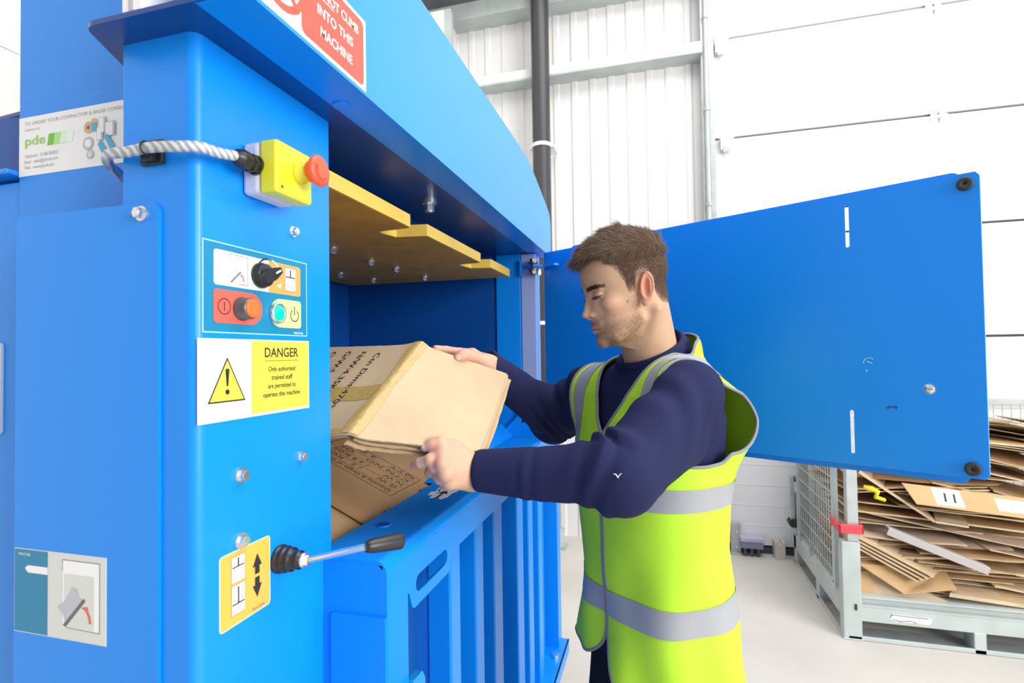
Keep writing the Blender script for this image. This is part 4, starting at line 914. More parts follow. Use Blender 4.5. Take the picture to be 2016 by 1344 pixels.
def head_sdf(q):
    """q: local mm"""
    a=np.abs(q[:,1]); qa=q.copy(); qa[:,1]=a
    d=head_base(q)
    d=smin(d,ell(q,(-4,0,45),(94,74,74)),14)
    # brow, cheekbone, jaw corner
    d=smin(d,cap(qa,(88,12,12),(77,38,13),6.5,4.5),12)
    d=smin(d,ell(qa,(60,42,-24),(18,15,13)),20)
    d=smin(d,cap(qa,(5,52,-72),(58,34,-100),11,11),14)
    d=smin(d,ell(q,(80,0,-106),(14,17,13)),10)
    # eye sockets and eyes
    d=smax(d,-ell(qa,(96,31,-1),(14,15,9)),12)
    d=smin(d,ell(qa,(75,30,-2),(12.5,12.5,11.5)),3); d=smin(d,ell(qa,(79,18,-24),(13,12,22)),10)          # closed lid bulge
    d=smin(d,ell(qa,(84,9,-22),(10,9,20)),8)
    # nose
    d=smin(d,cap(q,(84,0,10),(102,0,-32),6.5,7.5),9)
    d=smin(d,ell(q,(105,0,-38),(9.5,8.5,8)),5)
    d=smin(d,ell(qa,(92,11,-41),(10,6,6.5)),9)
    d=smin(d,cap(q,(88,0,-45),(98,0,-46),9,6),5)
    d=smax(d,-ell(qa,(99,6.5,-49),(4.5,3,4)),2)
    # mouth
    d=smin(d,ell(q,(80,0,-68),(16,26,20)),8)
    d=smax(d,-cap(qa,(101,0,-74),(90,22,-72),1.6,1.2),2.5)
    d=smin(d,cap(qa,(95.5,3,-69.5),(86,20,-72),4.2,2.2),2.5)
    d=smin(d,cap(qa,(94,0,-79),(84,17,-75.5),5.2,2.6),2.5)
    d=smax(d,-cap(qa,(100,0,-90),(96,12,-89),6,5),6)
    d=smax(d,-cap(q,(103,0,-56),(101,0,-64),2.0,2.0),2.5)
    # lids: a slit under the upper lid
    d=smax(d,-cap(qa,(90,21,-7.5),(85.5,42,-6.5),1.9,1.5),1.5)
    # crease above the lid
    d=smax(d,-cap(qa,(89,21,6),(84,42,6),.8,.8),2)
    # temple
    d=smax(d,-ell(qa,(56,86,16),(22,16,18)),12)
    # ear
    e=q.copy(); 
    for sgn in (1,):
        ax_=np.array([-9,71,-13]); X=qa-ax_.astype(f32)
        # ear plane: normal mostly lateral, leaning back
        an=math.radians(24); nf=np.array([-math.sin(an)*-1,math.cos(an),0]); nf=np.array([math.sin(an),math.cos(an),0.0]); tf=np.array([-math.cos(an),math.sin(an),0.0]); tl=math.radians(12)
        a1=X@tf.astype(f32); a2=X@nf.astype(f32); a3=X[:,2]
        b1=a1*math.cos(tl)-a3*math.sin(tl); b3=a1*math.sin(tl)+a3*math.cos(tl)
        E_=np.stack([b1,a2,b3],1)
        E_=E_*np.array([1,1,.9],f32); b3=E_[:,2]; ear=ell(E_,(6,6,3),(14,5.0,30))
        rim=np.abs(ell(E_,(8,8.5,3),(16.5,9,29.5)))  # shell
        ring=np.sqrt((np.sqrt(((b1-6)/13.5)**2+((b3-5)/26)**2+1e-6)*19-18)**2+(a2-8.5)**2)-2.7
        ring=np.maximum(ring,-(b3+30))
        ear=smin(ear,ring,3)
        ear=smax(ear,-ell(E_,(4,11,3),(8.5,7,18)),2.5)
        ear=smin(ear,cap(E_,(13,8,-10),(10,8,18),1.8,2.0),2.5)
        ear=smin(ear,ell(E_,(2,7,-24),(8,4,9)),3)
        ear=smin(ear,ell(E_,(-6,6,-4),(4,5,7)),3)
    d=smin(d,ear,4)
    return d
NB=tor(.0,-.005,1.455)   # neck base
nbl=(HR.T@(NB-HC))*1000/HS; 
def neck_sdf(q):
    d=cap(q,(-32,0,-40),nbl+np.array([-6,0,0]),56,62)
    d=smin(d,cap(q,(4,0,-95),nbl+np.array([10,0,10]),32,42),24)
    qa=q.copy(); qa[:,1]=np.abs(qa[:,1])
    d=smin(d,cap(qa,(-35,52,-60),nbl+np.array([42,14,-6]),14,12),16)
    d=smin(d,ell(q,nbl+np.array([-10,0,-30]),(85,110,45)),30)
    return d
def head_full(P):
    q=hloc(P)*1000; d=head_sdf(q); d=smin(d,neck_sdf(q),16); return d*mm*HS
import time as _t
_t0=_t.time()
hv,hq=sdf_eval(head_full,HC+np.array([-.17,-.15,-.235]),HC+np.array([.17,.15,.15]),.0017)
# colours
def head_colors(V):
    q=hloc(V.astype(f32))*1000; f,l,u=q.T; a=np.abs(l); n=len(V)
    skin=np.array([0.53,0.325,0.205]); col=np.tile(skin,(n,1)).astype(float)
    def mix(c,w): 
        nonlocal col; w=np.clip(w,0,1)[:,None]; col=col*(1-w)+np.array(c)*w
    g=lambda c,r: np.exp(-(((f-c[0])/r[0])**2+((a-c[1])/r[1])**2+((u-c[2])/r[2])**2))
    nz=noise(V.astype(f32),160)
    mix((0.74,0.34,0.24),.55*g((70,45,-30),(30,20,18))+.5*g((108,0,-40),(14,12,12)))
    mix((0.72,0.24,0.16),.8*g((-8,80,-8),(22,14,34)))
    # stubble: jaw, chin, moustache
    jaw=np.clip((-u-58)/14,0,1)*np.clip((f+2)/16,0,1)*np.clip(((u+128)/14),0,1)
    cheek=1-np.clip((-60-u)/8,0,1)*0
    band=np.clip(1-np.abs(u+50)/34,0,1)*np.clip(1-np.abs(f-14)/18,0,1)
    mous=g((97,10,-60),(10,16,6))*1.2
    clean=g((92,14,-84),(14,12,7))
    st=np.clip(jaw*.75+band*.8+mous-clean*.3,0,1)*np.where(f>-8,1,.0)*(.75+.25*nz)
    mix((0.34,0.20,0.10),st*.62)
    mix((0.62,0.20,0.17),1.5*g((93,0,-70.5),(9,15,3.4)))
    mix((0.66,0.22,0.19),1.5*g((92,0,-79),(9,13,4.2)))
    mix((0.25,0.08,0.07),1.3*np.exp(-((u+74.3+.004*a*a)/1.4)**2)*(a<22)*(f>80))
    # eye line and lids
    mix((0.55,0.26,0.20),.5*g((86,31,2),(12,15,8)))
    eyeo=np.exp(-((u+7.6)/1.7)**2)*((a>21)&(a<42)&(f>74)); mix((0.55,0.44,0.40),eyeo*.9); mix((0.05,0.035,0.03),eyeo*np.exp(-((a-32)/4.5)**2)*1.2)
    lash=np.exp(-((u+4.6)/1.3)**2)*((a>18)&(a<45)&(f>74)); mix((0.06,0.035,0.03),lash*.95)
    mix((0.40,0.18,0.15),.6*np.exp(-((u-6)/1.5)**2)*((a>18)&(a<44)&(f>74)))
    # eyebrow base
    bu=13+ -0.006*(a-34)**2+3; br=np.exp(-((u-bu)/4.0)**2)*np.clip((a-9)/5,0,1)*np.clip((52-a)/8,0,1)*(f>58); mix((0.10,0.06,0.04),br*.85)
    mix((0.20,0.06,0.04),1.2*g((99,6.5,-50),(4,3,4)))
    mix((0.16,0.08,0.06),1.0*np.exp(-(((f-30)/2.5)**2+((a-62)/9)**2+((u+30)/2.2)**2))*(l>0))
    mix((0.36,0.18,0.12),.8*np.exp(-(((f-62)/1.8)**2+((u+52)/1.8)**2))*(l>20))
    # scalp shade under short hair
    hl=hairline(f,u,a); mix((0.15,0.09,0.06),np.clip(hl/22+.12,0,1)*.85)
    return col
HLf=np.array([-130,-70,-52,-40,-34,-24,-8,4,10,24,30,40,52,62,72,82,110],float)
HLu=np.array([-52,-52,-48,-34,-6,16,20,14,-12,-12,12,34,50,63,73,73,72],float)
def hairline(f,u,a):
    """>0 inside the hair"""
    h_=np.interp(f,HLf,HLu); h_=h_+np.where(f>60,np.clip((a-30)/20,0,1)*8-np.clip((20-a)/20,0,1)*2,0); return u-h_
skinM=attr_mat('skin',rough=.5,sss=.12,spec=.35,bump=.12,bscale=700)
hcol=head_colors(hv)
# ---- body under the clothes
SHN=tor(.148,.045,1.418); SHF=tor(-.150,.05,1.405)
ELN=at(1218,936,.872); WRN=at(934,926,.930); ELF=at(1090,822,1.36); WRF=at(953,716,1.145)
HPN=tor(.075,0,.90); HPF=tor(-.075,0,.90); KNN=tor(.11,.03,.49); KNF=tor(-.11,.05,.49); ANN=tor(.12,-.01,.09); ANF=tor(-.12,.04,.09)
def body_fn(P):
    d=ell(P-TC.astype(f32),(0,0,1.18),(.125,.125,.30))
    d=smin(d,cap(P,tor(0,0,.95),tor(0,0,1.35),.11,.10),.05)
    for S0,E0,W0 in ((SHN,ELN,WRN),(SHF,ELF,WRF)): d=smin(d,chain(P,[tor(0,0,1.36),S0,E0,W0],[.07,.052,.038,.024],.03),.03)
    for H0_,K0,A0 in ((HPN,KNN,ANN),(HPF,KNF,ANF)): d=smin(d,chain(P,[H0_,K0,A0],[.08,.055,.038],.03),.04)
    d=smin(d,cap(P,tor(0,0,1.40),NB,.05,.05),.03); return d
bv,bq=sdf_eval(body_fn,(-.55,.70,.02),(.35,1.62,1.52),.012)
# ---- hands
SC5=lambda x,y,z: at(790+x/8.4,840+y/8.4,z)
SC6=lambda x,y,z: at(840+x/11.2,660+y/11.2,z)
def hand_near(P):
    Z=.947
    w=SC5(1200,770,0.935); w2=SC5(1340,780,0.935)
    K=[SC5(690,450,0.892),SC5(690,620,0.878),SC5(740,780,0.880),SC5(800,910,0.892)]
    F=[[K[0],SC5(480,545,0.884),SC5(310,600,0.892),SC5(215,630,0.902)],
       [K[1],SC5(560,660,0.884),SC5(480,745,0.907),SC5(455,765,0.924)],
       [K[2],SC5(640,850,0.890),SC5(610,850,0.917),SC5(640,790,0.932)],
       [K[3],SC5(720,965,0.907),SC5(700,950,0.930),SC5(740,900,0.942)]]
    R=[[.0108,.0098,.0088,.0078],[.0108,.0100,.0090,.0080],[.0102,.0094,.0085,.0075],[.0095,.0085,.0076,.0066]]
    d=cap(P,w2,w,.0275,.0265)
    wu=SC5(1180,640,0.935); wl=SC5(1180,880,0.938)
    pal=None
    for i,k in enumerate(K):
        s0=wu+(wl-wu)*i/3; e=cap(P,s0,k,.0175,.0125); pal=e if pal is None else smin(pal,e,.012)
    pal=smin(pal,ell(P,SC5(930,690,0.917),(.026,.020,.026)),.015)
    d=smin(d,pal,.016)
    for f_,r_ in zip(F,R): 
        g_=chain(P,f_,r_,.003); g_=smin(g_,np.sqrt(((P-f_[1].astype(f32))**2).sum(1))-r_[1]*1.04,.003); d=smin(d,g_,.0045)
    for i,k in enumerate(K): d=smin(d,np.sqrt(((P-(k+(k-w)*.02).astype(f32))**2).sum(1))-.0112,.008)
    th=chain(P,[SC5(1080,520,0.922),SC5(880,345,0.914),SC5(640,272,0.906),SC5(520,300,0.904),SC5(400,335,0.904)],[.0165,.0125,.0112,.0108,.0085],.006)
    d=smin(d,th,.012)
    # tendons on the back
    for i,k in enumerate(K): d=smin(d,cap(P,(wu+(wl-wu)*i/3)*.45+k*.55+np.array([0,-.0115,0.002]),k+np.array([0,-.0065,0]),.0015,.0035),.007)
    return d
def hand_far(P):
    w=SC6(1370,690,1.143); w2=SC6(1520,760,1.158)
    K=[SC6(1010,405,1.143),SC6(1020,440,1.166),SC6(1040,500,1.183),SC6(1060,560,1.193)]
    F=[[K[0],SC6(720,375,1.133),SC6(430,325,1.118),SC6(200,292,1.103)],
       [K[1],SC6(740,470,1.163),SC6(520,470,1.153),SC6(380,450,1.143)],
       [K[2],SC6(780,560,1.183),SC6(580,560,1.168),SC6(450,540,1.158)],
       [K[3],SC6(830,640,1.193),SC6(680,650,1.178),SC6(560,630,1.168)]]
    R=[[.0112,.0100,.0088,.0075]]*3+[[.0095,.0085,.0075,.0065]]
    d=cap(P,w2,w,.027,.025); pal=None
    for i,k in enumerate(K):
        e=cap(P,w+(np.array([0,.004,-.004])*i),k,.019,.0125); pal=e if pal is None else smin(pal,e,.012)
    d=smin(d,pal,.016)
    for f_,r_ in zip(F,R): d=smin(d,chain(P,f_,r_,.003),.0045)
    th=chain(P,[SC6(1230,590,1.123),SC6(1010,470,1.103),SC6(830,440,1.088),SC6(745,470,1.083),SC6(680,500,1.080)],[.017,.0135,.0115,.0110,.0088],.006)
    d=smin(d,th,.012); return d
def bbox(pts,m): pts=np.array(pts); return pts.min(0)-m,pts.max(0)+m
lo,hi=bbox([SC5(150,200,.93),SC5(1400,1050,.98)],.03); lo[1]-=.03;hi[1]+=.03
nv,nq=sdf_eval(hand_near,lo,hi,.0014)
lo,hi=bbox([SC6(130,230,1.06),SC6(1560,800,1.23)],.03)
fv,fq=sdf_eval(hand_far,lo,hi,.0016)
def hand_cols(V,joints,nails):
    c=np.tile(np.array([0.58,0.35,0.24]),(len(V),1)).astype(float)
    for j,r_,s_ in joints: w=(np.exp(-(((V-j)**2).sum(1))/r_**2)*s_)[:,None]; c=c*(1-w)+np.array([0.74,0.27,0.19])*w
    for j,r_,s_ in nails: w=np.clip((1-(((V-j)**2).sum(1))/r_**2)*4,0,1)[:,None]*s_; c=c*(1-w)+np.array([0.82,0.58,0.50])*w
    n_=noise(V.astype(f32),220)[:,None]; return np.clip(c*(1+.025*n_),0,1)
ncol=hand_cols(nv,[(SC5(610,500,0.882),.012,.7),(SC5(500,640,0.872),.010,.5),(SC5(590,820,0.877),.012,.45),(SC5(170,640,0.892),.012,.6),(SC5(560,300,0.897),.012,.35),(SC5(420,740,0.902),.014,.5)],[(SC5(350,318,0.899),.006,.7)])
fcol=hand_cols(fv,[(SC6(600,380,1.118),.02,.4),(SC6(800,400,1.078),.012,.35),(SC6(200,270,1.098),.014,.5),(SC6(1000,520,1.098),.014,.4)],[(SC6(700,480,1.069),.0068,.6)])
Vs=[hv,nv,fv,bv];Qs=[hq,nq,fq,bq];Cs=[hcol,ncol,fcol,np.tile(np.array([.66,.42,.29]),(len(bv),1))]
off=np.cumsum([0]+[len(v) for v in Vs]); V=np.concatenate(Vs);Q=np.concatenate([q+o_ for q,o_ in zip(Qs,off)]);Cc_=np.concatenate(Cs)
man=mk('person',V,Q,skinM,None,Cc_)
tag(man,'young man in navy sweatshirt and yellow vest, looking down and feeding held cartons into the blue machine','person')
man['label']='young man in navy sweatshirt and yellow vest feeding cartons into the blue machine'
print('skin',len(V),_t.time()-_t0)
# ---- hair
def hair_thick(q):
    f,l,u=q[:,0],q[:,1],q[:,2]; a=np.abs(l)
    top=np.clip((u-52)/34,0,1); edge_=np.clip(hairline(f,u,a)/14,0,1); t=-2+3.0*np.clip((u-34)/28,0,1)*np.clip(.35+edge_,0,1)+top*11*np.clip(.35+edge_,0,1)
    t=t+5*np.clip((f-30)/40,0,1)*top
    t=t+ (noise(q*np.array([.25,1.3,.6],f32),.30))*(1.6*top)
    return t
def cran(q):
    d=head_base(q); d=smin(d,ell(q,(-4,0,45),(94,74,74)),14); return d
def hair_fn(P):
    q=hloc(P)*1000; d=cran(q)-hair_thick(q); f,l,u=q.T
    d=smin(d,cap(q,(90,-26,75),(88,26,76),4,5),10)   # fringe swept over the forehead
    reg=-hairline(f,u,np.abs(l)); 
    d=smax(d,reg*.8,3.5)
    return smax(d,-(cran(q)+1.5),1.0)*mm*HS
hmM=mat('hair_brown',(0.130,0.075,0.044),rough=.45,spec=.5)
hmV=mat('hair_brown_light',(0.25,0.15,0.085),rough=.42,spec=.5)
hmD=mat('hair_brown_dark',(0.050,0.028,0.020),rough=.45,spec=.5)
hhv,hhq=sdf_eval(hair_fn,HC+np.array([-.16,-.14,-.09]),HC+np.array([.16,.14,.17]),.0024)
hq_=hloc(hhv.astype(f32))*1000; w_=np.clip((hq_[:,2]-30)/38,0,1)[:,None]; w2=np.clip(hairline(hq_[:,0],hq_[:,2],np.abs(hq_[:,1]))/30,0,1)[:,None]
side_=np.array([.40,.26,.18])*(1-w2)+np.array([.20,.125,.085])*w2; hcc=side_*(1-w_)+np.array([.095,.055,.034])*w_
hair=mk('hair',hhv,hhq,attr_mat('hair_cap',rough=.6,bump=.4,bscale=900),man,hcc)
# strands
rs_=np.random.RandomState(5)
def strands(roots,dirs,lens,rad,mats,name,parent,curl=.25,segs=5,down=0.0):
    n=len(roots); side=np.cross(dirs,rs_.normal(size=(n,3))); side/=np.linalg.norm(side,axis=1)[:,None]+1e-9; side2=np.cross(dirs,side)
    bend=rs_.normal(size=(n,3))*curl
    V=np.zeros((n,segs,3,3)); 
    for s_ in range(segs):
        t=s_/(segs-1); c=roots+dirs*(lens*t)[:,None]+bend*(lens*t*t*.5)[:,None]+np.array([0,0,-1])*(down*lens*t*t)[:,None]; r_=(np.asarray(rad).reshape(-1,1) if np.ndim(rad) else rad)*(1-.85*t)
        for k in range(3): an=2*math.pi*k/3; V[:,s_,k]=c+(side*math.cos(an)+side2*math.sin(an))*r_
    V=V.reshape(-1,3); base=(np.arange(n)*segs*3)[:,None,None]; q=[]
    for s_ in range(segs-1):
        for k in range(3): q.append([s_*3+k,s_*3+(k+1)%3,(s_+1)*3+(k+1)%3,(s_+1)*3+k])
    Q=(base+np.array(q)[None]).reshape(-1,4); o=mk(name,V,Q,mats,parent)
    mi=np.repeat(rs_.randint(0,len(mats),n),len(q)).astype(np.int32); o.data.polygons.foreach_set('material_index',mi[:len(o.data.polygons)]); return o
ql=hloc(hhv.astype(f32))*1000
nrmh=np.zeros_like(hhv); 
e_=.001
def grad(fn,P):
    P=P.astype(f32); g=np.stack([fn(P+np.array(d_,f32)*.0015)-fn(P-np.array(d_,f32)*.0015) for d_ in ((1,0,0),(0,1,0),(0,0,1))],1); return g/(np.linalg.norm(g,axis=1)[:,None]+1e-9)
outer=np.where((cran(ql)>.8))[0]
pw=np.where(ql[outer][:,2]>45,1.0,.55); pick=rs_.choice(outer,30000,p=pw/pw.sum()); R0=hhv[pick]; q0=ql[pick]; G=grad(hair_fn,R0); Gl=G@HR
top=np.clip((q0[:,2]-55)/30,0,1)
# local flow: top swept forward and slightly to the side away from the camera, sides down and back
flow=np.stack([.8*top-.25*(1-top)-.5*(q0[:,0]<-60)*top, (-.35*top), -.55*top*(q0[:,0]>55)-1.0*(1-top)+.15*top*(q0[:,0]<40)],1)+rs_.normal(size=(len(q0),3))*.16
flow-= (flow*Gl).sum(1)[:,None]*Gl; flow/=np.linalg.norm(flow,axis=1)[:,None]+1e-9
dl=flow+Gl*(.16+.12*(1-top))[:,None]; dl/=np.linalg.norm(dl,axis=1)[:,None]; D0=dl@HR.T
ln=(.006+.022*top)*rs_.uniform(.5,1.1,len(q0))
strands(R0-D0*.002,D0,ln,.00016+.00017*top,[hmM,hmV,hmD,hmV],'hair_strands',hair,.22)
sp=hloc(hv.astype(f32))*1000; si=np.where((hairline(sp[:,0],sp[:,2],np.abs(sp[:,1]))>0)&(sp[:,2]<66)&(np.abs(sp[:,1])+0*sp[:,0]>10))[0]
notear=~((np.abs(sp[si,1])>76)&(sp[si,2]<30)); si=si[notear]; pk=rs_.choice(si,22000); G=grad(head_full,hv[pk]); q1=sp[pk]; wl=np.clip(hairline(q1[:,0],q1[:,2],np.abs(q1[:,1]))/30,0,1)
fl_=np.stack([-.30-.2*(q1[:,0]<-40),np.zeros(len(pk)),-1.0*np.ones(len(pk))],1)+rs_.normal(size=(len(pk),3))*.18; fl_=fl_@HR.T; fl_-=(fl_*G).sum(1)[:,None]*G; fl_/=np.linalg.norm(fl_,axis=1)[:,None]
fl_=fl_+G*.28; fl_/=np.linalg.norm(fl_,axis=1)[:,None]
strands(hv[pk],fl_,(.0022+.0065*wl)*rs_.uniform(.6,1.1,len(pk)),.00013+.00008*wl,[hmM,hmV,hmV,hmD],'hair_strands',hair,.15,4)
# brows, beard
qh=hloc(hv.astype(f32))*1000; f,l,u=qh.T; a=np.abs(l)
bi=np.where((np.abs(u-(16-.006*(a-34)**2))<4.2)&(a>9)&(a<50)&(f>60))[0]; pk=rs_.choice(bi,1600); G=grad(head_full,hv[pk])
d_=np.stack([np.full(len(pk),-.35),np.sign(l[pk])*.9,.15-.008*(a[pk]-30)],1)@HR.T; d_=d_+G*.25; d_/=np.linalg.norm(d_,axis=1)[:,None]

for sg in (-1,1):
    k_=np.sign(l[pk])==sg; strands(hv[pk][k_],d_[k_],rs_.uniform(.004,.007,k_.sum()),.00022,[hmD,hmM],'eyebrow',man,.15,4)
li=np.where((np.abs(u+6.0)<1.8)&(a>19)&(a<45)&(f>76))[0]; pk=rs_.choice(li,160); G=grad(head_full,hv[pk]); d_=G+np.array([0,0,-.5]); d_/=np.linalg.norm(d_,axis=1)[:,None]

for sg in (-1,1):
    k_=np.sign(l[pk])==sg; strands(hv[pk][k_],d_[k_],rs_.uniform(.004,.007,k_.sum()),.0003,[hmD],'eyelashes',man,.2,4)
pr_=np.clip((-u-58)/12,0,1)*np.clip((f+0)/14,0,1)*np.clip((u+124)/12,0,1)+np.clip(1-np.abs(u+48)/34,0,1)*np.clip(1-np.abs(f-14)/16,0,1)+1.3*np.exp(-((u+60)/6)**2)*(a<24)*(f>80)
pr_*=(np.hypot((u+75)/9,a/24)>1)*(f>-6); pr_=np.clip(pr_,0,None); pr_/=pr_.sum(); pk=rs_.choice(len(hv),9000,p=pr_); G=grad(head_full,hv[pk]); d_=G*.5-HU*.9+HF*-.1+rs_.normal(size=(len(pk),3))*.25; d_/=np.linalg.norm(d_,axis=1)[:,None]
beardM=mat('beard_ginger',(0.30,0.17,0.07),rough=.5)
strands(hv[pk],d_,rs_.uniform(.0012,.0030,len(pk)),.00012,[beardM,hmV,beardM],'beard',man,.2,3)
# ---- torso envelope shared by sweatshirt and vest
TRAP=(tor(0,-.035,1.40),tor(0,-.040,1.492))
tz=np.array([.70,.80,.90,1.0,1.10,1.20,1.30,1.36,1.41,1.45,1.49]); ta=np.array([.160,.160,.156,.148,.144,.148,.158,.158,.142,.105,.058]); tb=np.array([.120,.120,.116,.110,.110,.114,.118,.112,.098,.078,.055]); tcf=np.array([0,0,0,.004,.008,.010,.006,0,-.006,-.012,-.015])
def torso_sdf(P,grow=0.0,sh=True):
    q=P-TC.astype(f32); l=q@TL.astype(f32); f=q@TF.astype(f32); z=P[:,2]
    A=np.interp(z,tz,ta)+grow; Bq=np.interp(z,tz,tb)+grow; c=np.interp(z,tz,tcf)
    rho=((np.abs(l/A))**2.4+(np.abs((f-c)/Bq))**2.4)**(1/2.4); d=(rho-1)*np.minimum(A,Bq); d=np.maximum(d,z-1.49-grow)
    if sh: 
        d=smin(d,cap(P,TRAP[0],TRAP[1],.080+grow,.060+grow),.03)
        for S0 in (SHN,SHF): d=smin(d,cap(P,tor(0,-.005,1.405),S0-ZU*.005,.056+grow,.052+grow),.035)
    return d
def arm_sdf(P,S0,E0,W0,r,seed):
    ab=(E0-S0).astype(f32); t1=np.clip(((P-S0.astype(f32))@ab)/(ab@ab),0,1)
    ac=(W0-E0).astype(f32); t2=np.clip(((P-E0.astype(f32))@ac)/(ac@ac),0,1)
    d=chain(P,[S0,E0,W0],r,.035)
    # folds: rings bunching at the elbow and before the cuff
    s_=t1*1.0+t2; wob=noise(P+seed,14)*.9
    brk=np.clip(.45+.8*noise(P-seed,16),0,1); f1=np.sin(s_*34+wob*4)*np.exp(-((s_-1.02)/.20)**2)*.0062*brk
    f2=np.sin(s_*46+wob*4)*np.exp(-((s_-1.72)/.15)**2)*.0045*brk
    f3=(np.sin(s_*16+wob*5)*np.exp(-((s_-.35)/.30)**2)*.0030+noise(P+seed*2,30)*.0015)*(.4+brk)
    return d-(f1+f2+f3)*1.35
def sweat_fn(P):
    d=torso_sdf(P,.006)
    d=d-noise(P,22)*.0016
    dn=arm_sdf(P,SHN,ELN,WRN,[.062,.057,.036],1.3); df=arm_sdf(P,SHF,ELF,WRF,[.062,.056,.036],4.1)
    # underarm drape
    dn=smin(dn,cap(P,SHN+(ELN-SHN)*.12+np.array([.0,0,-.075]),SHN+(ELN-SHN)*.95+np.array([0,0,-.022]),.046,.042),.035)
    d=smin(d,dn,.028); d=smin(d,df,.028)
    # cut the sleeves at the wrist, then the cuff
    for E0,W0,fl in ((ELN,WRN,0),(ELF,WRF,1)):
        ax=nrm(W0-E0); c=((P-(W0-ax*.004).astype(f32))@ax.astype(f32)); near=np.sqrt(((P-W0.astype(f32))**2).sum(1))<.10
        d=np.where(near,smax(d,c,.006),d)
        c0=W0-ax*.052; cu=cap(P,c0,W0-ax*.006,.0360,.0330); cu=np.maximum(cu,c); cu=smax(cu,-(((P-c0.astype(f32))@ax.astype(f32))+.0),.004); d=np.where(near,smin(d,cu,.004),d)
        hole=cap(P,W0-ax*.03,W0+ax*.05,.0285,.0285); d=np.where(near,smax(d,-hole,.003),d)
    # neckline
    nc=tor(0,-.002,1.497); nn_=nrm(TF*.42+ZU*.907); q=P-nc.astype(f32); h_=q@nn_.astype(f32); fwd=nrm(TF-nn_*np.dot(TF,nn_)); x=(q@fwd.astype(f32)); y=q@TL.astype(f32)
    rr=np.sqrt((x/.076)**2+(y/.068)**2+1e-6); ring=np.sqrt(((rr-1)*.072)**2+(h_/1.6)**2)-.0075
    d=smax(d,-np.maximum((rr-1.0)*.072,-(h_+.004)),.006)
    d=smin(d,ring,.006)
    return d
sv,sq=sdf_eval(sweat_fn,(-.50,.72,.86),(.36,1.60,1.56),.0042)
navy=mat('navy_fleece',(0.014,0.017,0.066),rough=.85,spec=.2,bump=.35,bscale=800)
sweat=mk('sweatshirt',sv,sq,navy,man)
b=MB()
for (cx,cy,r0) in ((1215,935,3),(1219,937,3),(1217,940,2),(1213,932,2)):
    pass
print('sweat',len(sv),_t.time()-_t0)
# lint mark
def hit(fn,px,py,z0,z1):
    for z in np.linspace(z0,z1,400):
        p=at(px,py,z)
        if fn(p[None].astype(f32))[0]<0: return p
    return at(px,py,z1)
lp=[hit(sweat_fn,*c,.75,1.0) for c in ((1208,932),(1213,934),(1217,940),(1219,935),(1224,931))]
b=MB(); b.tube([p-np.array([0,.0008,0]) for p in lp],[.0005,.001,.0013,.0008,.0003],WHITE,6); o=b.build('lint',None); o.parent=sweat
# ---- trousers, shoes
def trouser_fn(P):
    d=torso_sdf(P,-.012,False); d=np.maximum(d,P[:,2]-1.0)
    for H0_,K0,A0 in ((HPN,KNN,ANN),(HPF,KNF,ANF)): d=smin(d,chain(P,[H0_,K0,A0],[.078,.072,.060],.04),.03)
    d=np.maximum(d,.06-P[:,2]); return d-noise(P,18)*.0025
tv,tq=sdf_eval(trouser_fn,(-.34,.90,.03),(.30,1.50,1.02),.0085)
blk=mat('black_trouser_cloth',(0.010,0.010,0.012),rough=.85,spec=.2,bump=.3,bscale=300); mk('trousers',tv,tq,blk,man)
def shoe_fn(P):
    d=None
    for A0 in (ANN,ANF):
        c=A0.copy(); c[2]=.045
        e=cap(P,c+TF*-.03,c+TF*.16-ZU*.008,.043,.037); e=smin(e,cap(P,c,c+ZU*.06,.045,.045),.02); e=np.maximum(e,.004-P[:,2]); d=e if d is None else np.minimum(d,e)
    return d
for A0,nm in ((ANN,'shoe'),(ANF,'shoe')):
    def one(P,A0=A0):
        c=A0.copy(); c[2]=.045; e=cap(P,c+TF*-.03,c+TF*.16-ZU*.008,.043,.037); e=smin(e,cap(P,c,c+ZU*.06,.045,.045),.02); return np.maximum(e,.002-P[:,2])
    v_,q_=sdf_eval(one,A0+np.array([-.26,-.26,-.12]),A0+np.array([.26,.26,.12]),.006); mk('shoe',v_,q_,RUBBER,man)
# ---- hi-vis vest
HV=mat('hi_vis_yellow',(0.47,0.80,0.035),rough=.6,spec=.3,bump=.25,bscale=500)
REF=mat('reflective_tape',(0.32,0.33,0.355),rough=.5,spec=.5,metal=.0,bump=.15,bscale=250)
BIND=mat('grey_binding',(0.22,0.23,0.24),rough=.7)
O_z=1.24
def vest_point(th,s_):
    """th: angle from front (+ towards the man's left), s_: <0 cylinder height below O_z, >0 elevation angle"""
    th=np.asarray(th);s_=np.asarray(s_)
    rad=(np.cos(th)[:,None]*TF+np.sin(th)[:,None]*TL)
    cyl=s_<0
    org=np.tile(TC+np.array([0,0,O_z]),(len(th),1)); org[:,2]+=np.where(cyl,s_,0); 
    el=np.where(cyl,0,s_); dr=rad*np.cos(el)[:,None]+ZU*np.sin(el)[:,None]
    def fn(P):
        d=torso_sdf(P.astype(f32),.020)
        return d
    a=np.full(len(th),.04); b2=np.full(len(th),.42)
    for _ in range(26):
        m=(a+b2)/2; v=fn(org+dr*m[:,None]); a=np.where(v<0,m,a); b2=np.where(v<0,b2,m)
    p=org+dr*a[:,None]
    # drape: low folds, flare of the hem and of the near rear armhole
    z=p[:,2]; q=p-TC; l=q@TL; f=q@TF
    fold=.006*np.sin(th*9+z*6)*np.clip((1.12-z)/.3,0,1)+.004*np.sin(th*5-z*22)*np.clip((1.25-z)/.3,0,1)
    fl=.012*np.clip((1.0-z)/.25,0,1)
    g_=np.exp(-((th-2.15)/.42)**2)*np.exp(-((z-1.36)/.075)**2)*.045
    p=p+rad*(fold+fl+g_)[:,None]; return p
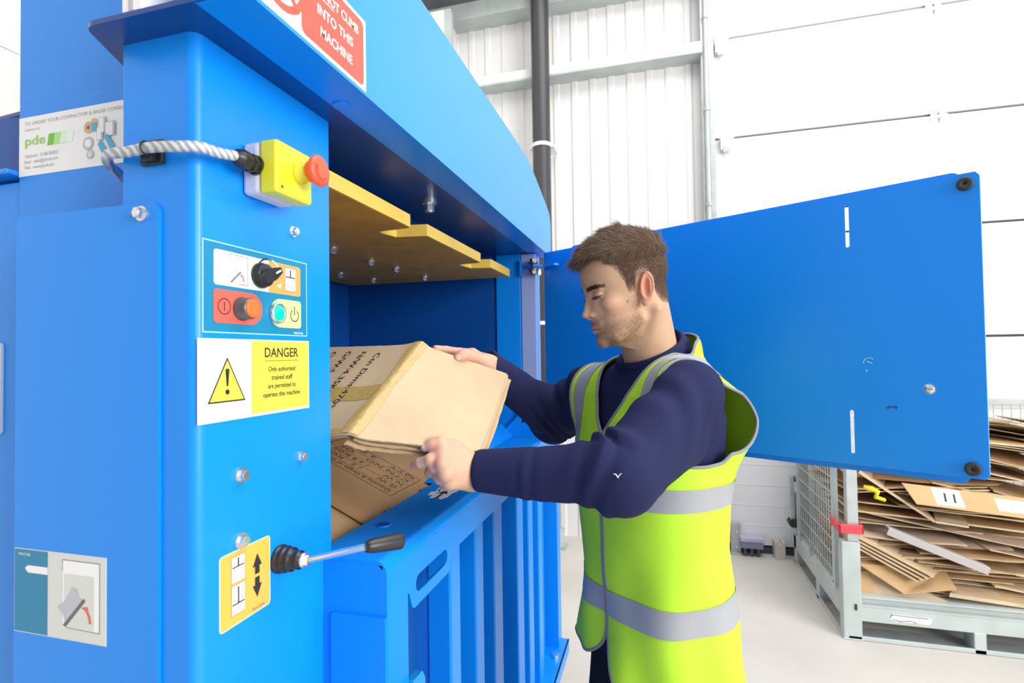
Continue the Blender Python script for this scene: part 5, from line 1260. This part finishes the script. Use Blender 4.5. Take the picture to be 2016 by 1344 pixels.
NTH,NS=400,340
ths=np.linspace(-math.pi,math.pi,NTH+1); ss=np.concatenate([np.linspace(.76-O_z,0,190)[:-1],np.linspace(0,1.50,NS-189)])
TH,SS=np.meshgrid(ths,ss,indexing='ij')
def vest_region(th,s_,p):
    q=p-TC; l=q@TL; f=q@TF; z=p[:,2]; al=np.abs(l)
    g=np.full(len(th),1.0)
    # front opening: V from the collar to the zip, straight below
    vb=1.335; vz=np.clip((z-vb)/(1.50-vb),0,1); edge=.0032+.084*vz**.8
    front=(f>-.005-.0*z)
    g=np.minimum(g,np.where(front,(al-edge),1))
    # hem corners rounded either side of the zip
    hz=np.where(l<0,.855,.795); R_=np.where(l<0,.09,.15)
    hem=z-hz
    ca=np.clip(R_-(al-.0015),0,None); cz=np.clip(R_-(z-hz),0,None); rc=R_-np.sqrt(ca**2+cz**2); hem=np.where(front&(al<R_)&(z<hz+R_),rc,hem)
    back_hem=z-.80; g=np.minimum(g,np.where(front,hem,back_hem))
    # neck hole at the back
    nk=np.sqrt((l/.090)**2+((f+.015)/.090)**2)-1; g=np.minimum(g,np.where(z>1.44,nk*.08,1))
    # armholes: shoulder strap is narrow, hole reaches down to the ribs
    zb=1.252
    w=np.interp(z,[zb,1.285,1.32,1.38,1.52],[.30,.160,.143,.136,.138]); wb=np.interp(z,[zb,1.285,1.32,1.37,1.52],[.30,.190,.178,.168,.140])
    ww=np.where(f>0,w,wb); sm_=np.clip((f+.03)/.06,0,1); ww=w*sm_+wb*(1-sm_)
    g=np.minimum(g,np.where(z>zb,(ww-al),1)); return g
pp=vest_point(TH.ravel(),SS.ravel()); gg=vest_region(TH.ravel(),SS.ravel(),pp).reshape(TH.shape)
def band_masks(l,f,z):
    return .0255-np.abs(z-.988), .022-np.abs(z-1.218), np.minimum(.0175-np.abs(np.abs(l)-.107), z-1.242)
n1=len(ss); PP3=pp.reshape(TH.shape+(3,))
I,J=np.meshgrid(np.arange(NTH),np.arange(n1-1),indexing='ij'); QALL=np.stack([I*n1+J,(I+1)*n1+J,(I+1)*n1+J+1,I*n1+J+1],-1).reshape(-1,4)
def clip_region(gg):
    """keep the part of the cloth grid where gg>0, moving rim vertices onto the border"""
    T2,S2=TH.copy(),SS.copy(); ins=gg>0; snapped=np.zeros_like(ins); best=np.full(gg.shape,9.0)
    for di,dj in ((1,0),(-1,0),(0,1),(0,-1),(1,1),(-1,-1),(1,-1),(-1,1)):
        gn=np.roll(gg,(-di,-dj),(0,1)); tn=np.roll(TH,(-di,-dj),(0,1)); sn=np.roll(SS,(-di,-dj),(0,1)); ok=(~ins)&(gn>0)
        if di==1: ok[-1]=False
        if di==-1: ok[0]=False
        if dj==1: ok[:,-1]=False
        if dj==-1: ok[:,0]=False
        t=np.clip(gg/np.where(ok,gg-gn,1),0,1); use=ok&(t<best); best=np.where(use,t,best)
        T2=np.where(use,TH+(tn-TH)*t,T2); S2=np.where(use,SS+(sn-SS)*t,S2); snapped|=use
    P_=PP3.copy(); m=snapped
    if m.any(): P_[m]=vest_point(T2[m],S2[m])
    P_=P_.reshape(-1,3); keep=(ins|snapped).ravel()
    q=QALL[keep[QALL].all(1)&ins.ravel()[QALL].any(1)]; q=np.where(q>=NTH*n1,q-NTH*n1,q); return P_,q
P2,qa=clip_region(gg)
used=np.unique(qa); remap=-np.ones(len(P2),int); remap[used]=np.arange(len(used))
vest=mk('safety_vest',P2[used],remap[qa],HV,man)
so=vest.modifiers.new('solid','SOLIDIFY'); so.thickness=.0016; so.offset=0
qv=pp-TC; belt,chest,vert=[x.reshape(TH.shape) for x in band_masks(qv@TL,qv@TF,pp[:,2])]
def sub_strip(gm,name):
    P_,q=clip_region(np.minimum(gg,gm)); u_=np.unique(q); rm=-np.ones(len(P_),int); rm[u_]=np.arange(len(u_)); nn=np.zeros((len(P_),3)); v=P_
    fnn=np.cross(v[q[:,2]]-v[q[:,0]],v[q[:,3]]-v[q[:,1]])
    for k in range(4): np.add.at(nn,q[:,k],fnn)
    nn/=np.linalg.norm(nn,axis=1)[:,None]+1e-12
    out_=(P_[u_]-TC-np.array([0,0,1.2])); out_[:,2]*=.3; sg=np.sign((nn[u_]*out_).sum(1)); sg[sg==0]=1
    return mk(name,P_[u_]+nn[u_]*sg[:,None]*.0022,rm[q],REF,vest)
lg=(qv@TL).reshape(TH.shape)
sub_strip(belt,'waist_reflective_band'); sub_strip(chest,'chest_reflective_band'); sub_strip(np.minimum(vert,lg),'shoulder_reflective_band'); sub_strip(np.minimum(vert,-lg),'shoulder_reflective_band')
# binding along every free edge
from collections import defaultdict
ec=defaultdict(int)
for q in qa:
    for a_,b_ in zip(q,np.roll(q,-1)): ec[(min(a_,b_),max(a_,b_))]+=1
adj=defaultdict(list)
for (a_,b_),c in ec.items():
    if c==1: adj[a_].append(b_); adj[b_].append(a_)
seen=set(); mbb=MB()
for st in list(adj):
    if st in seen: continue
    path=[st]; seen.add(st); cur=st; 
    while True:
        nx=[k for k in adj[cur] if k not in seen]
        if not nx: break
        cur=nx[0]; seen.add(cur); path.append(cur)
    if len(path)>25:
        pts=P2[path]; closed=path[0] in adj[path[-1]]
        for _ in range(6):
            pts[1:-1]=(pts[:-2]+2*pts[1:-1]+pts[2:])/4
        pts=pts[::3]; pts=[p for i,p in enumerate(pts) if i==0 or np.linalg.norm(p-pts[i-1])>1e-5]
        if closed: pts=list(pts)+[pts[0]]
        mbb.tube(pts,.0034,BIND,8)
mbb.build('binding',None).parent=vest
print('vest',len(used),_t.time()-_t0)
